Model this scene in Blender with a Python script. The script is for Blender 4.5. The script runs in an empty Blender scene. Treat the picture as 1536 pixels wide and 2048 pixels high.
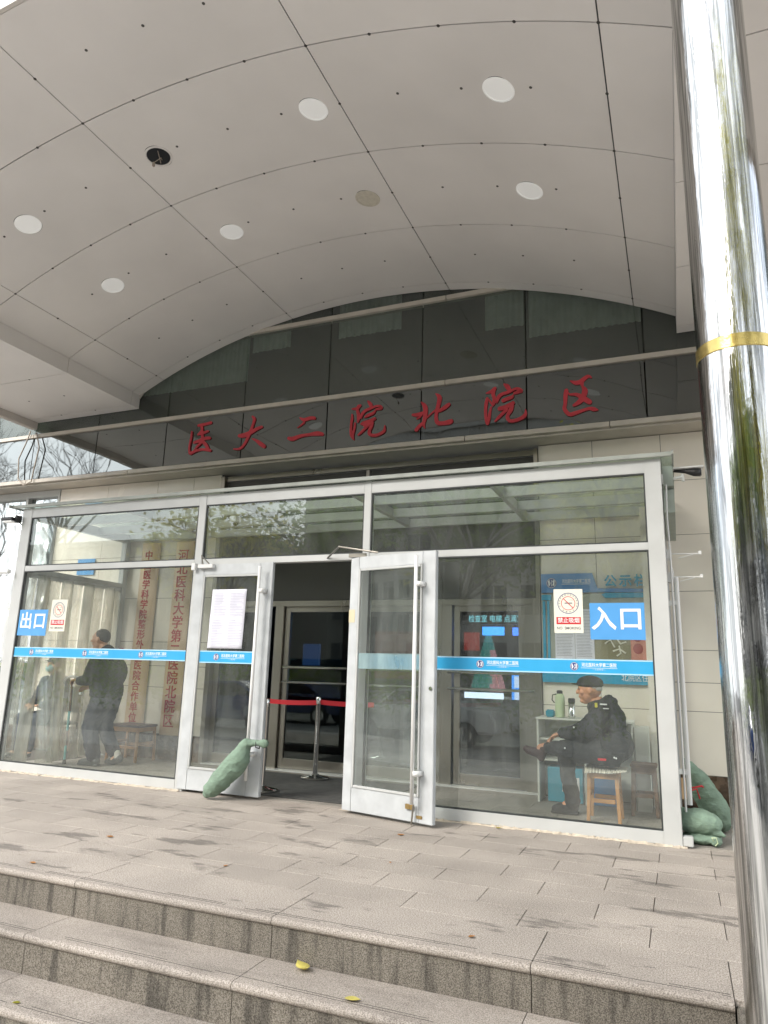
import bpy, bmesh, math, random
from mathutils import Vector, Matrix, noise
R_ = math.radians
rnd = random.Random(7)
scene = bpy.context.scene
C = scene.collection

# ------------------------------------------------------------------ camera
cam = bpy.data.cameras.new('camera')
camo = bpy.data.objects.new('camera', cam); C.objects.link(camo)
rot = (Matrix.Rotation(R_(22.628), 4, 'Z') @ Matrix.Rotation(R_(90 + 12.715), 4, 'X') @ Matrix.Rotation(R_(1.7253), 4, 'Z'))
camo.matrix_world = Matrix.Translation((0, 0, 1.246)) @ rot
cam.sensor_fit = 'VERTICAL'; cam.sensor_height = 36.0; cam.lens = 36.0 * 1405.7 / 2048
cam.clip_start = 0.05; cam.clip_end = 600
scene.camera = camo

# ------------------------------------------------------------------ world, sun, exposure
SUN_EL, SUN_AZ = 36, 212      # azimuth: where the sun stands, degrees from +Y clockwise
w = bpy.data.worlds.new("World"); scene.world = w; w.use_nodes = True
nt = w.node_tree; nt.nodes.clear()
sky = nt.nodes.new('ShaderNodeTexSky'); sky.sky_type = 'NISHITA'; sky.sun_disc = False
sky.sun_elevation = R_(SUN_EL); sky.sun_rotation = R_(SUN_AZ); sky.dust_density = 3.0; sky.air_density = 1.0
tc = nt.nodes.new('ShaderNodeTexCoord')
nz = nt.nodes.new('ShaderNodeTexNoise'); nz.inputs['Scale'].default_value = 2.2; nz.inputs['Detail'].default_value = 6
mp = nt.nodes.new('ShaderNodeMapping'); mp.inputs['Scale'].default_value = (1, 1, 2.6)
cr = nt.nodes.new('ShaderNodeValToRGB'); cr.color_ramp.elements[0].position = .34; cr.color_ramp.elements[1].position = .6
cr.color_ramp.elements[0].color = (.35, .35, .35, 1); cr.color_ramp.elements[1].color = (.95, .95, .95, 1)
mx = nt.nodes.new('ShaderNodeMixRGB'); mx.inputs[2].default_value = (7.6, 7.9, 8.3, 1)
bg = nt.nodes.new('ShaderNodeBackground'); bg.inputs['Strength'].default_value = 0.15
ow = nt.nodes.new('ShaderNodeOutputWorld')
L = nt.links.new
L(tc.outputs['Generated'], mp.inputs[0]); L(mp.outputs[0], nz.inputs['Vector']); L(nz.outputs['Fac'], cr.inputs[0])
L(cr.outputs[0], mx.inputs[0]); L(sky.outputs[0], mx.inputs[1]); L(mx.outputs[0], bg.inputs[0]); L(bg.outputs[0], ow.inputs[0])
sl = bpy.data.lights.new('sun', 'SUN'); sl.energy = 1.5; sl.angle = R_(28); sl.color = (1, .965, .91)
so = bpy.data.objects.new('sun', sl); C.objects.link(so)
a, e = R_(SUN_AZ), R_(SUN_EL)
sd = Vector((math.sin(a) * math.cos(e), math.cos(a) * math.cos(e), math.sin(e)))
so.rotation_euler = (-sd).to_track_quat('-Z', 'Y').to_euler(); so.location = sd * 40
vs = scene.view_settings
scene.display_settings.display_device = 'sRGB'
vs.view_transform = 'Standard'; vs.look = 'None'; vs.exposure = 1.3; vs.gamma = 1
cy = scene.cycles
cy.use_denoising = True
cy.max_bounces = 9; cy.diffuse_bounces = 4; cy.glossy_bounces = 5; cy.transparent_max_bounces = 24
cy.sample_clamp_indirect = 8; cy.caustics_reflective = False; cy.caustics_refractive = False

# ------------------------------------------------------------------ helpers
class MB:
    def __init__(s): s.v = []; s.f = []; s.m = []; s.t = []
    def add(s, vs_, fs, mi=0, tint=.5):
        b = len(s.v); s.v += [tuple(p) for p in vs_]
        for f in fs: s.f.append([b + i for i in f]); s.m.append(mi); s.t.append(tint)
    def box(s, x0, x1, y0, y1, z0, z1, mi=0, tint=.5, M=None):
        p = [(x, y, z) for x in (x0, x1) for y in (y0, y1) for z in (z0, z1)]
        if M is not None: p = [tuple(M @ Vector(q)) for q in p]
        s.add(p, [(0, 1, 3, 2), (4, 6, 7, 5), (0, 4, 5, 1), (2, 3, 7, 6), (0, 2, 6, 4), (1, 5, 7, 3)], mi, tint); return s
    def tube(s, pts, r, n=12, mi=0, tint=.5):
        pts = [Vector(p) for p in pts]
        rs = r if isinstance(r, (list, tuple)) else [r] * len(pts)
        rings = []
        prev = None
        for i, p in enumerate(pts):
            if i == 0: d = pts[1] - p
            elif i == len(pts) - 1: d = p - pts[i - 1]
            else: d = (pts[i + 1] - p).normalized() + (p - pts[i - 1]).normalized()
            d.normalize()
            if prev is None:
                u = d.orthogonal().normalized()
            else:
                u = (prev - d * prev.dot(d)).normalized()
            prev = u; v = d.cross(u)
            rings.append([p + (u * math.cos(2 * math.pi * k / n) + v * math.sin(2 * math.pi * k / n)) * rs[i] for k in range(n)])
        vv = [q for ring in rings for q in ring]; ff = []
        for i in range(len(pts) - 1):
            for k in range(n):
                ff.append((i * n + k, i * n + (k + 1) % n, (i + 1) * n + (k + 1) % n, (i + 1) * n + k))
        ff.append(tuple(range(n - 1, -1, -1))); ff.append(tuple((len(pts) - 1) * n + k for k in range(n)))
        s.add(vv, ff, mi, tint); return s
    def lathe(s, cx, cy_, prof, n=32, mi=0):
        vv = []; ff = []
        for (r, z) in prof:
            for k in range(n):
                vv.append((cx + r * math.cos(2 * math.pi * k / n), cy_ + r * math.sin(2 * math.pi * k / n), z))
        for i in range(len(prof) - 1):
            for k in range(n): ff.append((i * n + k, i * n + (k + 1) % n, (i + 1) * n + (k + 1) % n, (i + 1) * n + k))
        ff.append(tuple(range(n - 1, -1, -1))); ff.append(tuple((len(prof) - 1) * n + k for k in range(n)))
        s.add(vv, ff, mi); return s
    def ball(s, c, r, sc=(1, 1, 1), n=12, mi=0):
        vv = []; ff = []
        for i in range(n + 1):
            th = math.pi * i / n
            for k in range(2 * n):
                ph = math.pi * k / n
                vv.append((c[0] + r * sc[0] * math.sin(th) * math.cos(ph), c[1] + r * sc[1] * math.sin(th) * math.sin(ph), c[2] + r * sc[2] * math.cos(th)))
        m = 2 * n
        for i in range(n):
            for k in range(m): ff.append((i * m + k, (i + 1) * m + k, (i + 1) * m + (k + 1) % m, i * m + (k + 1) % m))
        s.add(vv, ff, mi); return s
    def disc(s, c, nrm, r, th, n=20, mi=0):
        c = Vector(c); nrm = Vector(nrm).normalized()
        s.tube([c, c + nrm * th], r, n, mi); return s
    def prism(s, poly, y0, y1, mi=0):   # polygon in XZ, extruded along Y
        n = len(poly)
        vv = [(x, y0, z) for x, z in poly] + [(x, y1, z) for x, z in poly]
        ff = [tuple(range(n)), tuple(range(2 * n - 1, n - 1, -1))]
        for k in range(n): ff.append((k, n + k, n + (k + 1) % n, (k + 1) % n))
        s.add(vv, ff, mi); return s
    def build(s, name, mats, parent=None, bevel=0, smooth=False, tint=False, segs=2):
        if not isinstance(mats, (list, tuple)): mats = [mats]
        off = parent_world(parent)
        me = bpy.data.meshes.new(name)
        me.from_pydata([(p[0] - off[0], p[1] - off[1], p[2] - off[2]) for p in s.v], [], s.f)
        for m in mats: me.materials.append(m)
        me.polygons.foreach_set('material_index', s.m)
        bm = bmesh.new(); bm.from_mesh(me)
        if tint:
            lay = bm.faces.layers.float.new('tint')
            bm.faces.ensure_lookup_table()
            for i, f in enumerate(bm.faces): f[lay] = s.t[i]
        bmesh.ops.recalc_face_normals(bm, faces=bm.faces)
        if bevel:
            es = [ed for ed in bm.edges if len(ed.link_faces) == 2 and ed.calc_face_angle(0) > .6]
            bmesh.ops.bevel(bm, geom=es, offset=bevel, segments=segs, affect='EDGES', clamp_overlap=True)
        bm.to_mesh(me); bm.free()
        if smooth: me.shade_smooth()
        elif bevel: shade_angle(me)
        o = bpy.data.objects.new(name, me); C.objects.link(o); o.parent = parent
        return o
def shade_angle(me, ang=40):
    me.shade_smooth()
    bm = bmesh.new(); bm.from_mesh(me)
    for ed in bm.edges:
        if len(ed.link_faces) == 2 and ed.calc_face_angle(0) > R_(ang): ed.smooth = False
    bm.to_mesh(me); bm.free()
def parent_world(p):
    off = Vector((0, 0, 0))
    while p is not None: off += p.location; p = p.parent
    return off
def tag(o, label, cat, group=None):
    o['label'] = label; o['category'] = cat
    if group: o['group'] = group
    return o
def thing(name, label, cat, loc=(0, 0, 0), group=None):
    o = bpy.data.objects.new(name, None); C.objects.link(o); o.location = loc; o.empty_display_size = .1
    return tag(o, label, cat, group)
def struct(o): o['kind'] = 'structure'; return o
def stuff(o): o['kind'] = 'stuff'; return o

def copy_tree(o, parent=None):
    c = o.copy(); C.objects.link(c); c.parent = parent
    for ch in [q for q in bpy.data.objects if q.parent is o]: copy_tree(ch, c)
    return c

def text(body, size, x, y, z, mat, parent, name='lettering', ext=.001, bold=0.0, align='CENTER', sx=1.0, spacing=1.0, M=None):
    cu = bpy.data.curves.new('t', 'FONT'); cu.body = body; cu.size = size; cu.extrude = ext; cu.offset = bold
    cu.align_x = align; cu.align_y = 'CENTER'; cu.space_character = spacing; cu.resolution_u = 3
    o = bpy.data.objects.new('t', cu); C.objects.link(o)
    dg = bpy.context.evaluated_depsgraph_get(); dg.update()
    me = bpy.data.meshes.new_from_object(o.evaluated_get(dg)); bpy.data.objects.remove(o)
    off = parent_world(parent)
    for v in me.vertices:
        p = Vector((x + v.co.x * sx, y - v.co.z, z + v.co.y))
        if M is not None: p = M @ p
        v.co = p - off
    me.materials.clear(); me.materials.append(mat)
    for pgn in me.polygons: pgn.material_index = 0; pgn.use_smooth = False
    o = bpy.data.objects.new(name, me); C.objects.link(o); o.parent = parent
    return o

def organic(name, chains, mat, parent, voxel=.008, smooth=4, fold=0, fscale=8, extra=None, seed=0):
    """one continuous surface grown over tapered limbs: chains of (x,y,z,r[,(sx,sy,sz)])"""
    mb = MB()
    for ch in chains:
        for p in ch:
            mb.ball(p[:3], p[3], p[4] if len(p) > 4 else (1, 1, 1), 8)
        for p, q in zip(ch[:-1], ch[1:]):
            mb.tube([p[:3], q[:3]], [p[3], q[3]], 14)
    if extra: extra(mb)
    me = bpy.data.meshes.new('tmp'); me.from_pydata(mb.v, [], mb.f)
    o = bpy.data.objects.new('tmp', me); C.objects.link(o)
    md = o.modifiers.new('r', 'REMESH'); md.mode = 'VOXEL'; md.voxel_size = voxel; md.use_smooth_shade = True
    sm = o.modifiers.new('s', 'SMOOTH'); sm.factor = .5; sm.iterations = smooth
    dg = bpy.context.evaluated_depsgraph_get(); dg.update()
    m2 = bpy.data.meshes.new_from_object(o.evaluated_get(dg)); bpy.data.objects.remove(o)
    off = parent_world(parent)
    if fold:
        ns = [v.normal.copy() for v in m2.vertices]
        for v, n_ in zip(m2.vertices, ns):
            q = v.co * fscale + Vector((seed * 7.3, 0, 0))
            k = noise.noise(Vector((q.x, q.y, q.z * 1.7)))
            r2 = 1 - abs(noise.noise(q * 2.1 + Vector((5, 1, 3)))) * 2
            v.co += n_ * fold * (k * .9 + (r2 ** 3 if r2 > 0 else 0) * .7)
    for v in m2.vertices: v.co -= off
    m2.name = name; m2.materials.clear(); m2.materials.append(mat); m2.shade_smooth()
    o = bpy.data.objects.new(name, m2); C.objects.link(o); o.parent = parent
    return o

# ------------------------------------------------------------------ materials
def srgb(r, g, b):
    f = lambda c: (c / 255 / 12.92) if c / 255 <= .04045 else ((c / 255 + .055) / 1.055) ** 2.4
    return (f(r), f(g), f(b), 1)
def mat(name, col, rough=.5, metal=0, var=0, vscale=6, bump=0, bscale=60, spec=.5, stretch=(1, 1, 1), emis=None, estr=0, tint=0, coat=0):
    m = bpy.data.materials.new(name); m.use_nodes = True
    t = m.node_tree; b = t.nodes['Principled BSDF']; n = t.nodes.new; l = t.links.new
    c = col if len(col) == 4 else (*col, 1)
    b.inputs['Base Color'].default_value = c; b.inputs['Roughness'].default_value = rough; b.inputs['Metallic'].default_value = metal
    b.inputs['Specular IOR Level'].default_value = spec
    if coat: b.inputs['Coat Weight'].default_value = coat; b.inputs['Coat Roughness'].default_value = .1
    if emis: b.inputs['Emission Color'].default_value = (*emis[:3], 1); b.inputs['Emission Strength'].default_value = estr
    g = n('ShaderNodeNewGeometry'); mp_ = n('ShaderNodeMapping'); mp_.inputs['Scale'].default_value = stretch; l(g.outputs['Position'], mp_.inputs[0])
    if var:
        nz_ = n('ShaderNodeTexNoise'); nz_.inputs['Scale'].default_value = vscale; nz_.inputs['Detail'].default_value = 5; l(mp_.outputs[0], nz_.inputs['Vector'])
        mr = n('ShaderNodeMapRange'); mr.inputs[1].default_value = .3; mr.inputs[2].default_value = .7; mr.inputs[3].default_value = 1 - var; mr.inputs[4].default_value = 1 + var
        l(nz_.outputs['Fac'], mr.inputs[0])
        mu = n('ShaderNodeMixRGB'); mu.blend_type = 'MULTIPLY'; mu.inputs[0].default_value = 1; mu.inputs[1].default_value = c
        l(mr.outputs[0], mu.inputs[2]); l(mu.outputs[0], b.inputs['Base Color'])
        mr2 = n('ShaderNodeMapRange'); mr2.inputs[3].default_value = max(rough - .08, .02); mr2.inputs[4].default_value = min(rough + .12, 1)
        l(nz_.outputs['Fac'], mr2.inputs[0]); l(mr2.outputs[0], b.inputs['Roughness'])
    if bump:
        nb = n('ShaderNodeTexNoise'); nb.inputs['Scale'].default_value = bscale; nb.inputs['Detail'].default_value = 4; l(mp_.outputs[0], nb.inputs['Vector'])
        bp = n('ShaderNodeBump'); bp.inputs['Strength'].default_value = bump; bp.inputs['Distance'].default_value = .01
        l(nb.outputs['Fac'], bp.inputs['Height']); l(bp.outputs[0], b.inputs['Normal'])
    return m

def glass(name, tint_=(.86, .92, .89), refl=.07, rough=.0, haze=0.0, hazecol=(.78, .80, .78)):
    m = bpy.data.materials.new(name); m.use_nodes = True; t = m.node_tree; t.nodes.clear(); n = t.nodes.new; l = t.links.new
    lw = n('ShaderNodeLayerWeight'); lw.inputs['Blend'].default_value = .5
    pw = n('ShaderNodeMath'); pw.operation = 'POWER'; pw.inputs[1].default_value = 4.5; l(lw.outputs['Facing'], pw.inputs[0])
    ml = n('ShaderNodeMath'); ml.operation = 'MULTIPLY_ADD'; ml.inputs[1].default_value = .85; ml.inputs[2].default_value = refl; l(pw.outputs[0], ml.inputs[0])
    tr = n('ShaderNodeBsdfTransparent'); tr.inputs[0].default_value = (*tint_, 1)
    gl = n('ShaderNodeBsdfGlossy'); gl.inputs['Roughness'].default_value = rough; gl.inputs[0].default_value = (.95, 1, .98, 1)
    mx_ = n('ShaderNodeMixShader'); l(ml.outputs[0], mx_.inputs[0]); 
    src = tr.outputs[0]
    if haze:
        df = n('ShaderNodeBsdfDiffuse'); df.inputs[0].default_value = (*hazecol, 1)
        m2 = n('ShaderNodeMixShader'); m2.inputs[0].default_value = haze; l(tr.outputs[0], m2.inputs[1]); l(df.outputs[0], m2.inputs[2]); src = m2.outputs[0]
        g = n('ShaderNodeNewGeometry'); mp_ = n('ShaderNodeMapping'); mp_.inputs['Scale'].default_value = (3, 3, .7); l(g.outputs['Position'], mp_.inputs[0])
        nz_ = n('ShaderNodeTexNoise'); nz_.inputs['Scale'].default_value = 2.5; nz_.inputs['Detail'].default_value = 6; l(mp_.outputs[0], nz_.inputs['Vector'])
        mr = n('ShaderNodeMapRange'); mr.inputs[1].default_value = .35; mr.inputs[2].default_value = .7; mr.inputs[3].default_value = haze * .5; mr.inputs[4].default_value = haze * 1.5
        l(nz_.outputs['Fac'], mr.inputs[0]); l(mr.outputs[0], m2.inputs[0])
    l(src, mx_.inputs[1]); l(gl.outputs[0], mx_.inputs[2])
    o = n('ShaderNodeOutputMaterial'); l(mx_.outputs[0], o.inputs[0])
    return m

def darkglass(name, col, refl, bumpd=.0006):
    m = bpy.data.materials.new(name); m.use_nodes = True; t = m.node_tree; t.nodes.clear(); n = t.nodes.new; l = t.links.new
    lw = n('ShaderNodeLayerWeight'); lw.inputs['Blend'].default_value = .5
    pw = n('ShaderNodeMath'); pw.operation = 'POWER'; pw.inputs[1].default_value = 2.1; l(lw.outputs['Facing'], pw.inputs[0])
    ml = n('ShaderNodeMath'); ml.operation = 'MULTIPLY_ADD'; ml.inputs[1].default_value = .9; ml.inputs[2].default_value = refl; l(pw.outputs[0], ml.inputs[0])
    df = n('ShaderNodeBsdfDiffuse')
    g = n('ShaderNodeNewGeometry'); nz_ = n('ShaderNodeTexNoise'); nz_.inputs['Scale'].default_value = 1.1; nz_.inputs['Detail'].default_value = 7; l(g.outputs['Position'], nz_.inputs['Vector'])
    mr = n('ShaderNodeMapRange'); mr.inputs[1].default_value = .35; mr.inputs[2].default_value = .7; mr.inputs[3].default_value = .7; mr.inputs[4].default_value = 1.45; l(nz_.outputs['Fac'], mr.inputs[0])
    mu = n('ShaderNodeMixRGB'); mu.blend_type = 'MULTIPLY'; mu.inputs[0].default_value = 1; mu.inputs[1].default_value = (*col, 1); l(mr.outputs[0], mu.inputs[2]); l(mu.outputs[0], df.inputs[0])
    gl = n('ShaderNodeBsdfGlossy'); gl.inputs['Roughness'].default_value = .02; gl.inputs[0].default_value = (.94, 1, .98, 1)
    n2 = n('ShaderNodeTexNoise'); n2.inputs['Scale'].default_value = .9; l(g.outputs['Position'], n2.inputs['Vector'])
    bp = n('ShaderNodeBump'); bp.inputs['Strength'].default_value = .35; bp.inputs['Distance'].default_value = bumpd * 30; l(n2.outputs['Fac'], bp.inputs['Height']); l(bp.outputs[0], gl.inputs['Normal'])
    mx_ = n('ShaderNodeMixShader'); l(ml.outputs[0], mx_.inputs[0]); l(df.outputs[0], mx_.inputs[1]); l(gl.outputs[0], mx_.inputs[2])
    o = n('ShaderNodeOutputMaterial'); l(mx_.outputs[0], o.inputs[0]); return m

def granite(name, c0, c1, dark, gs=170, stain=.5, rough=.75, streak=False, tintamt=.075, stain_lo=.56, stain_hi=.66):
    m = bpy.data.materials.new(name); m.use_nodes = True; t = m.node_tree; b = t.nodes['Principled BSDF']; n = t.nodes.new; l = t.links.new
    g = n('ShaderNodeNewGeometry'); P = g.outputs['Position']
    n1 = n('ShaderNodeTexNoise'); n1.inputs['Scale'].default_value = gs; n1.inputs['Detail'].default_value = 3; n1.inputs['Roughness'].default_value = .7; l(P, n1.inputs['Vector'])
    r1 = n('ShaderNodeValToRGB'); e_ = r1.color_ramp.elements; e_[0].position = .39; e_[0].color = (*dark, 1); e_[1].position = .58; e_[1].color = (*c1, 1)
    q = r1.color_ramp.elements.new(.48); q.color = (*c0, 1)
    l(n1.outputs['Fac'], r1.inputs[0])
    n2 = n('ShaderNodeTexNoise'); n2.inputs['Scale'].default_value = 1.7; n2.inputs['Detail'].default_value = 6; l(P, n2.inputs['Vector'])
    mr = n('ShaderNodeMapRange'); mr.inputs[1].default_value = .3; mr.inputs[2].default_value = .7; mr.inputs[3].default_value = .82; mr.inputs[4].default_value = 1.1; l(n2.outputs['Fac'], mr.inputs[0])
    at = n('ShaderNodeAttribute'); at.attribute_name = 'tint'
    mt = n('ShaderNodeMapRange'); mt.inputs[3].default_value = 1 - tintamt; mt.inputs[4].default_value = 1 + tintamt; l(at.outputs['Fac'], mt.inputs[0])
    mm = n('ShaderNodeMath'); mm.operation = 'MULTIPLY'; l(mr.outputs[0], mm.inputs[0]); l(mt.outputs[0], mm.inputs[1])
    # blotches of dirt and damp with their own outline
    mp_ = n('ShaderNodeMapping'); mp_.inputs['Scale'].default_value = (11, 11, 1.3) if streak else (1.1, 3.6, 1); mp_.inputs['Location'].default_value = (3.1, 1.7, .2); l(P, mp_.inputs[0])
    n3 = n('ShaderNodeTexNoise'); n3.inputs['Scale'].default_value = 1.0 if streak else 1.25; n3.inputs['Detail'].default_value = 9; n3.inputs['Roughness'].default_value = .62; l(mp_.outputs[0], n3.inputs['Vector'])
    ms = n('ShaderNodeMapRange'); ms.inputs[1].default_value = stain_lo; ms.inputs[2].default_value = stain_hi; ms.inputs[3].default_value = 1; ms.inputs[4].default_value = 1 - stain; l(n3.outputs['Fac'], ms.inputs[0])
    m3 = n('ShaderNodeMath'); m3.operation = 'MULTIPLY'; l(mm.outputs[0], m3.inputs[0]); l(ms.outputs[0], m3.inputs[1])
    mu = n('ShaderNodeMixRGB'); mu.blend_type = 'MULTIPLY'; mu.inputs[0].default_value = 1; l(r1.outputs[0], mu.inputs[1]); l(m3.outputs[0], mu.inputs[2]); l(mu.outputs[0], b.inputs['Base Color'])
    b.inputs['Roughness'].default_value = rough
    bp = n('ShaderNodeBump'); bp.inputs['Strength'].default_value = .35; bp.inputs['Distance'].default_value = .003; l(n1.outputs['Fac'], bp.inputs['Height']); l(bp.outputs[0], b.inputs['Normal'])
    return m

M_ = {}
M_['soffit'] = mat('soffit_panel', (.735, .705, .685), .36, var=.05, vscale=1.1)
M_['soffit_dark'] = mat('seam', (.11, .115, .12), .7)
M_['screw'] = mat('screw', (.06, .055, .05), .5)
M_['lip'] = mat('lip', (.58, .54, .50), .45, var=.05, vscale=3)
M_['frame'] = mat('white_aluminium', (.49, .50, .49), .38, var=.05, vscale=4, bump=.02)
M_['frame_in'] = mat('dark_gasket', (.03, .035, .035), .6)
M_['doorpaint'] = mat('door_aluminium', (.47, .49, .50), .35, var=.1, vscale=8)
M_['trim'] = mat('beige_trim', (.50, .46, .40), .45, var=.1, vscale=5)
M_['tile'] = mat('beige_wall_tile', (.78, .725, .64), .22, var=.03, vscale=2.5)
M_['tiledark'] = mat('tile_joint', (.16, .15, .13), .8)
M_['band'] = darkglass('dark_band_glass', (.007, .007, .006), .15)
M_['band_clear'] = glass('band_clear_glass', (.58, .62, .58), .085, haze=.02)
M_['curtain'] = mat('curtain', (.80, .84, .86), .9, var=.15, vscale=8)
M_['darkwin'] = mat('dull_dark_panel', (.05, .048, .042), .35)
M_['winglass'] = darkglass('window_glass', (.03, .035, .04), .42)
M_['joint'] = mat('black_joint', (.025, .023, .02), .7)
M_['glass'] = glass('vestibule_glass', (.965, .985, .97), .055, haze=.028)  # pale haze in the panes stands in for a veil of reflections
M_['glass_r'] = glass('roof_glass', (.86, .92, .88), .05, haze=.10, hazecol=(.40, .43, .39))
M_['doorglass'] = glass('inner_door_glass', (.50, .54, .53), .055)
M_['pvc'] = glass('pvc_strip', (.93, .92, .88), .05, rough=.12, haze=.5, hazecol=(.92, .89, .80))
M_['pvc2'] = glass('pvc_strip_clear', (.96, .96, .93), .06, rough=.08, haze=.26, hazecol=(.92, .89, .80))
M_['film'] = glass('plastic_film', (.95, .96, .98), .16, rough=.12, haze=.45, hazecol=(.85, .87, .9))
M_['steel'] = mat('brushed_steel', (.33, .31, .275), .28, metal=1, var=.06, vscale=3, stretch=(1, 1, .2))
M_['chrome'] = mat('chrome', (.7, .7, .7), .1, metal=1)
M_['granite'] = granite('granite_paving', (.325, .283, .245), (.50, .452, .40), (.19, .165, .14), gs=150, stain=.48, stain_lo=.57, stain_hi=.62)
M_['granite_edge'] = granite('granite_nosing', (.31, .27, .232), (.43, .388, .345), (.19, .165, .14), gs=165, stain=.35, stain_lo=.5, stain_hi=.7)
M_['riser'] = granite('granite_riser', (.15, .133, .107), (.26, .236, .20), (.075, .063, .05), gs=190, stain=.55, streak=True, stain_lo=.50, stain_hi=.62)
M_['innerfloor'] = granite('vestibule_floor', (.26, .24, .21), (.36, .335, .30), (.17, .15, .13), stain=.3)
M_['mat'] = mat('door_mat', (.075, .075, .072), .95, var=.2, vscale=12, bump=.6, bscale=250)
M_['mortar'] = mat('mortar', (.52, .45, .36), .95, var=.25, vscale=20, bump=.8, bscale=90)
M_['asphalt'] = mat('asphalt', (.24, .235, .225), .9, var=.15, vscale=3)
M_['apron'] = mat('apron_paving', (.56, .53, .49), .9, var=.15, vscale=3)
M_['plinth'] = mat('plinth_marble', (.09, .06, .04), .25, var=.7, vscale=9)
M_['red'] = mat('sign_red', srgb(186, 52, 64), .5, var=.05)
M_['redside'] = mat('belt_red', srgb(190, 25, 40), .6)
M_['blue'] = mat('sign_blue', srgb(82, 152, 212), .35, var=.03)
M_['strip'] = mat('strip_blue', srgb(55, 160, 212), .3, var=.03)
M_['navy'] = mat('navy', srgb(20, 50, 120), .4)
M_['white'] = mat('white_print', (.8, .8, .8), .4)
M_['cream'] = mat('cream_card', (.72, .70, .60), .5)
M_['signred'] = mat('print_red', srgb(190, 30, 40), .5)
M_['black'] = mat('black_plastic', (.015, .015, .016), .4)
M_['ink'] = mat('ink', (.10, .10, .12), .6)
M_['paper'] = mat('paper', (.72, .72, .80), .7, var=.04, vscale=12)
M_['gold'] = mat('gold_board', (.60, .44, .29), .42, metal=.1, var=.12, vscale=5, stretch=(1, 1, .25))
M_['goldband'] = mat('gold_band', (.44, .34, .12), .22, metal=.9, var=.1, vscale=20, bump=.25, bscale=25)
M_['redtext'] = mat('red_carved', srgb(165, 25, 25), .5)
M_['wood'] = mat('stool_wood', (.36, .18, .07), .5, var=.3, vscale=8, stretch=(1, 1, .3), bump=.1, bscale=30)
M_['woodold'] = mat('old_wood', (.20, .11, .07), .6, var=.4, vscale=10)
M_['leather'] = mat('brown_seat', (.10, .05, .045), .5, var=.3, vscale=15)
M_['green'] = mat('sandbag_green', srgb(118, 139, 122), .9, var=.18, vscale=12, bump=.7, bscale=38, stretch=(1, 1, 1.6))
M_['skin'] = mat('skin', srgb(206, 160, 132), .5, var=.06, vscale=25)
M_['skinold'] = mat('skin_old', srgb(196, 142, 112), .55, var=.12, vscale=30)
M_['hair'] = mat('grey_hair', (.10, .092, .083), .8, var=.3, vscale=60)
M_['blackcloth'] = mat('black_cloth', (.012, .013, .016), .72, var=.3, vscale=10, bump=.35, bscale=45)
M_['navycloth'] = mat('navy_cloth', (.014, .017, .032), .75, var=.25, vscale=10, bump=.35, bscale=45)
M_['guardcloth'] = mat('guard_cloth', (.03, .045, .075), .75, var=.2, vscale=9)
M_['shoe'] = mat('shoe', (.03, .035, .036), .45)
M_['maroon'] = mat('maroon_shoe', (.045, .014, .016), .55)
M_['sock'] = mat('sock', (.5, .47, .42), .8)
M_['mask'] = mat('mask', srgb(140, 185, 195), .7)
M_['deskwhite'] = mat('desk_white', (.62, .62, .57), .45, var=.05)
M_['cyan'] = mat('cyan_plastic', srgb(20, 140, 165), .4)
M_['palegreen'] = mat('pale_green', srgb(190, 205, 165), .35)
M_['teal'] = mat('teal_pole', srgb(120, 185, 180), .4)
M_['yellowleaf'] = mat('yellow_leaf', srgb(190, 178, 95), .6, var=.2, vscale=40)
M_['brownleaf'] = mat('brown_leaf', srgb(170, 120, 70), .7, var=.3, vscale=40)
M_['handle'] = mat('handle_white', (.72, .72, .71), .25)
M_['lens'] = mat('frosted_lens', (.92, .92, .90), .35, emis=(.95, .97, 1), estr=.05)  # faint glow added to brighten the lenses, the lamps themselves are off
M_['lensbeige'] = mat('yellowed_lens', (.58, .54, .46), .4, var=.08, vscale=30)
M_['board'] = mat('board_blue', srgb(66, 130, 190), .4, var=.05)
M_['boardcyan'] = mat('board_cyan', srgb(20, 150, 190), .4)
M_['boardgrey'] = mat('board_face', (.34, .36, .31), .35, var=.05)
M_['poster'] = mat('poster_olive', srgb(130, 125, 95), .5, var=.1)
M_['pink'] = mat('poster_pink', srgb(200, 130, 110), .5, var=.1)
M_['cable'] = mat('cable', (.35, .30, .25), .6)
M_['leafA'] = mat('leaf_green', (.075, .11, .025), .6, var=.3, vscale=1.3)
M_['leafB'] = mat('leaf_yellow_green', (.16, .165, .035), .6, var=.3, vscale=1.3)
def leafmat(name, col, tr):
    m = bpy.data.materials.new(name); m.use_nodes = True; t = m.node_tree; t.nodes.clear(); n = t.nodes.new; l = t.links.new
    g = n('ShaderNodeNewGeometry'); nz_ = n('ShaderNodeTexNoise'); nz_.inputs['Scale'].default_value = .9; l(g.outputs['Position'], nz_.inputs['Vector'])
    mr = n('ShaderNodeMapRange'); mr.inputs[1].default_value = .35; mr.inputs[2].default_value = .65; mr.inputs[3].default_value = .6; mr.inputs[4].default_value = 1.5; l(nz_.outputs['Fac'], mr.inputs[0])
    o_ = []
    for c in (col, tr):
        mu = n('ShaderNodeMixRGB'); mu.blend_type = 'MULTIPLY'; mu.inputs[0].default_value = 1; mu.inputs[1].default_value = (*c, 1); l(mr.outputs[0], mu.inputs[2]); o_.append(mu)
    d = n('ShaderNodeBsdfDiffuse'); q = n('ShaderNodeBsdfTranslucent'); l(o_[0].outputs[0], d.inputs[0]); l(o_[1].outputs[0], q.inputs[0])
    mx_ = n('ShaderNodeAddShader'); l(d.outputs[0], mx_.inputs[0]); l(q.outputs[0], mx_.inputs[1]); o = n('ShaderNodeOutputMaterial'); l(mx_.outputs[0], o.inputs[0]); return m
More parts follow.
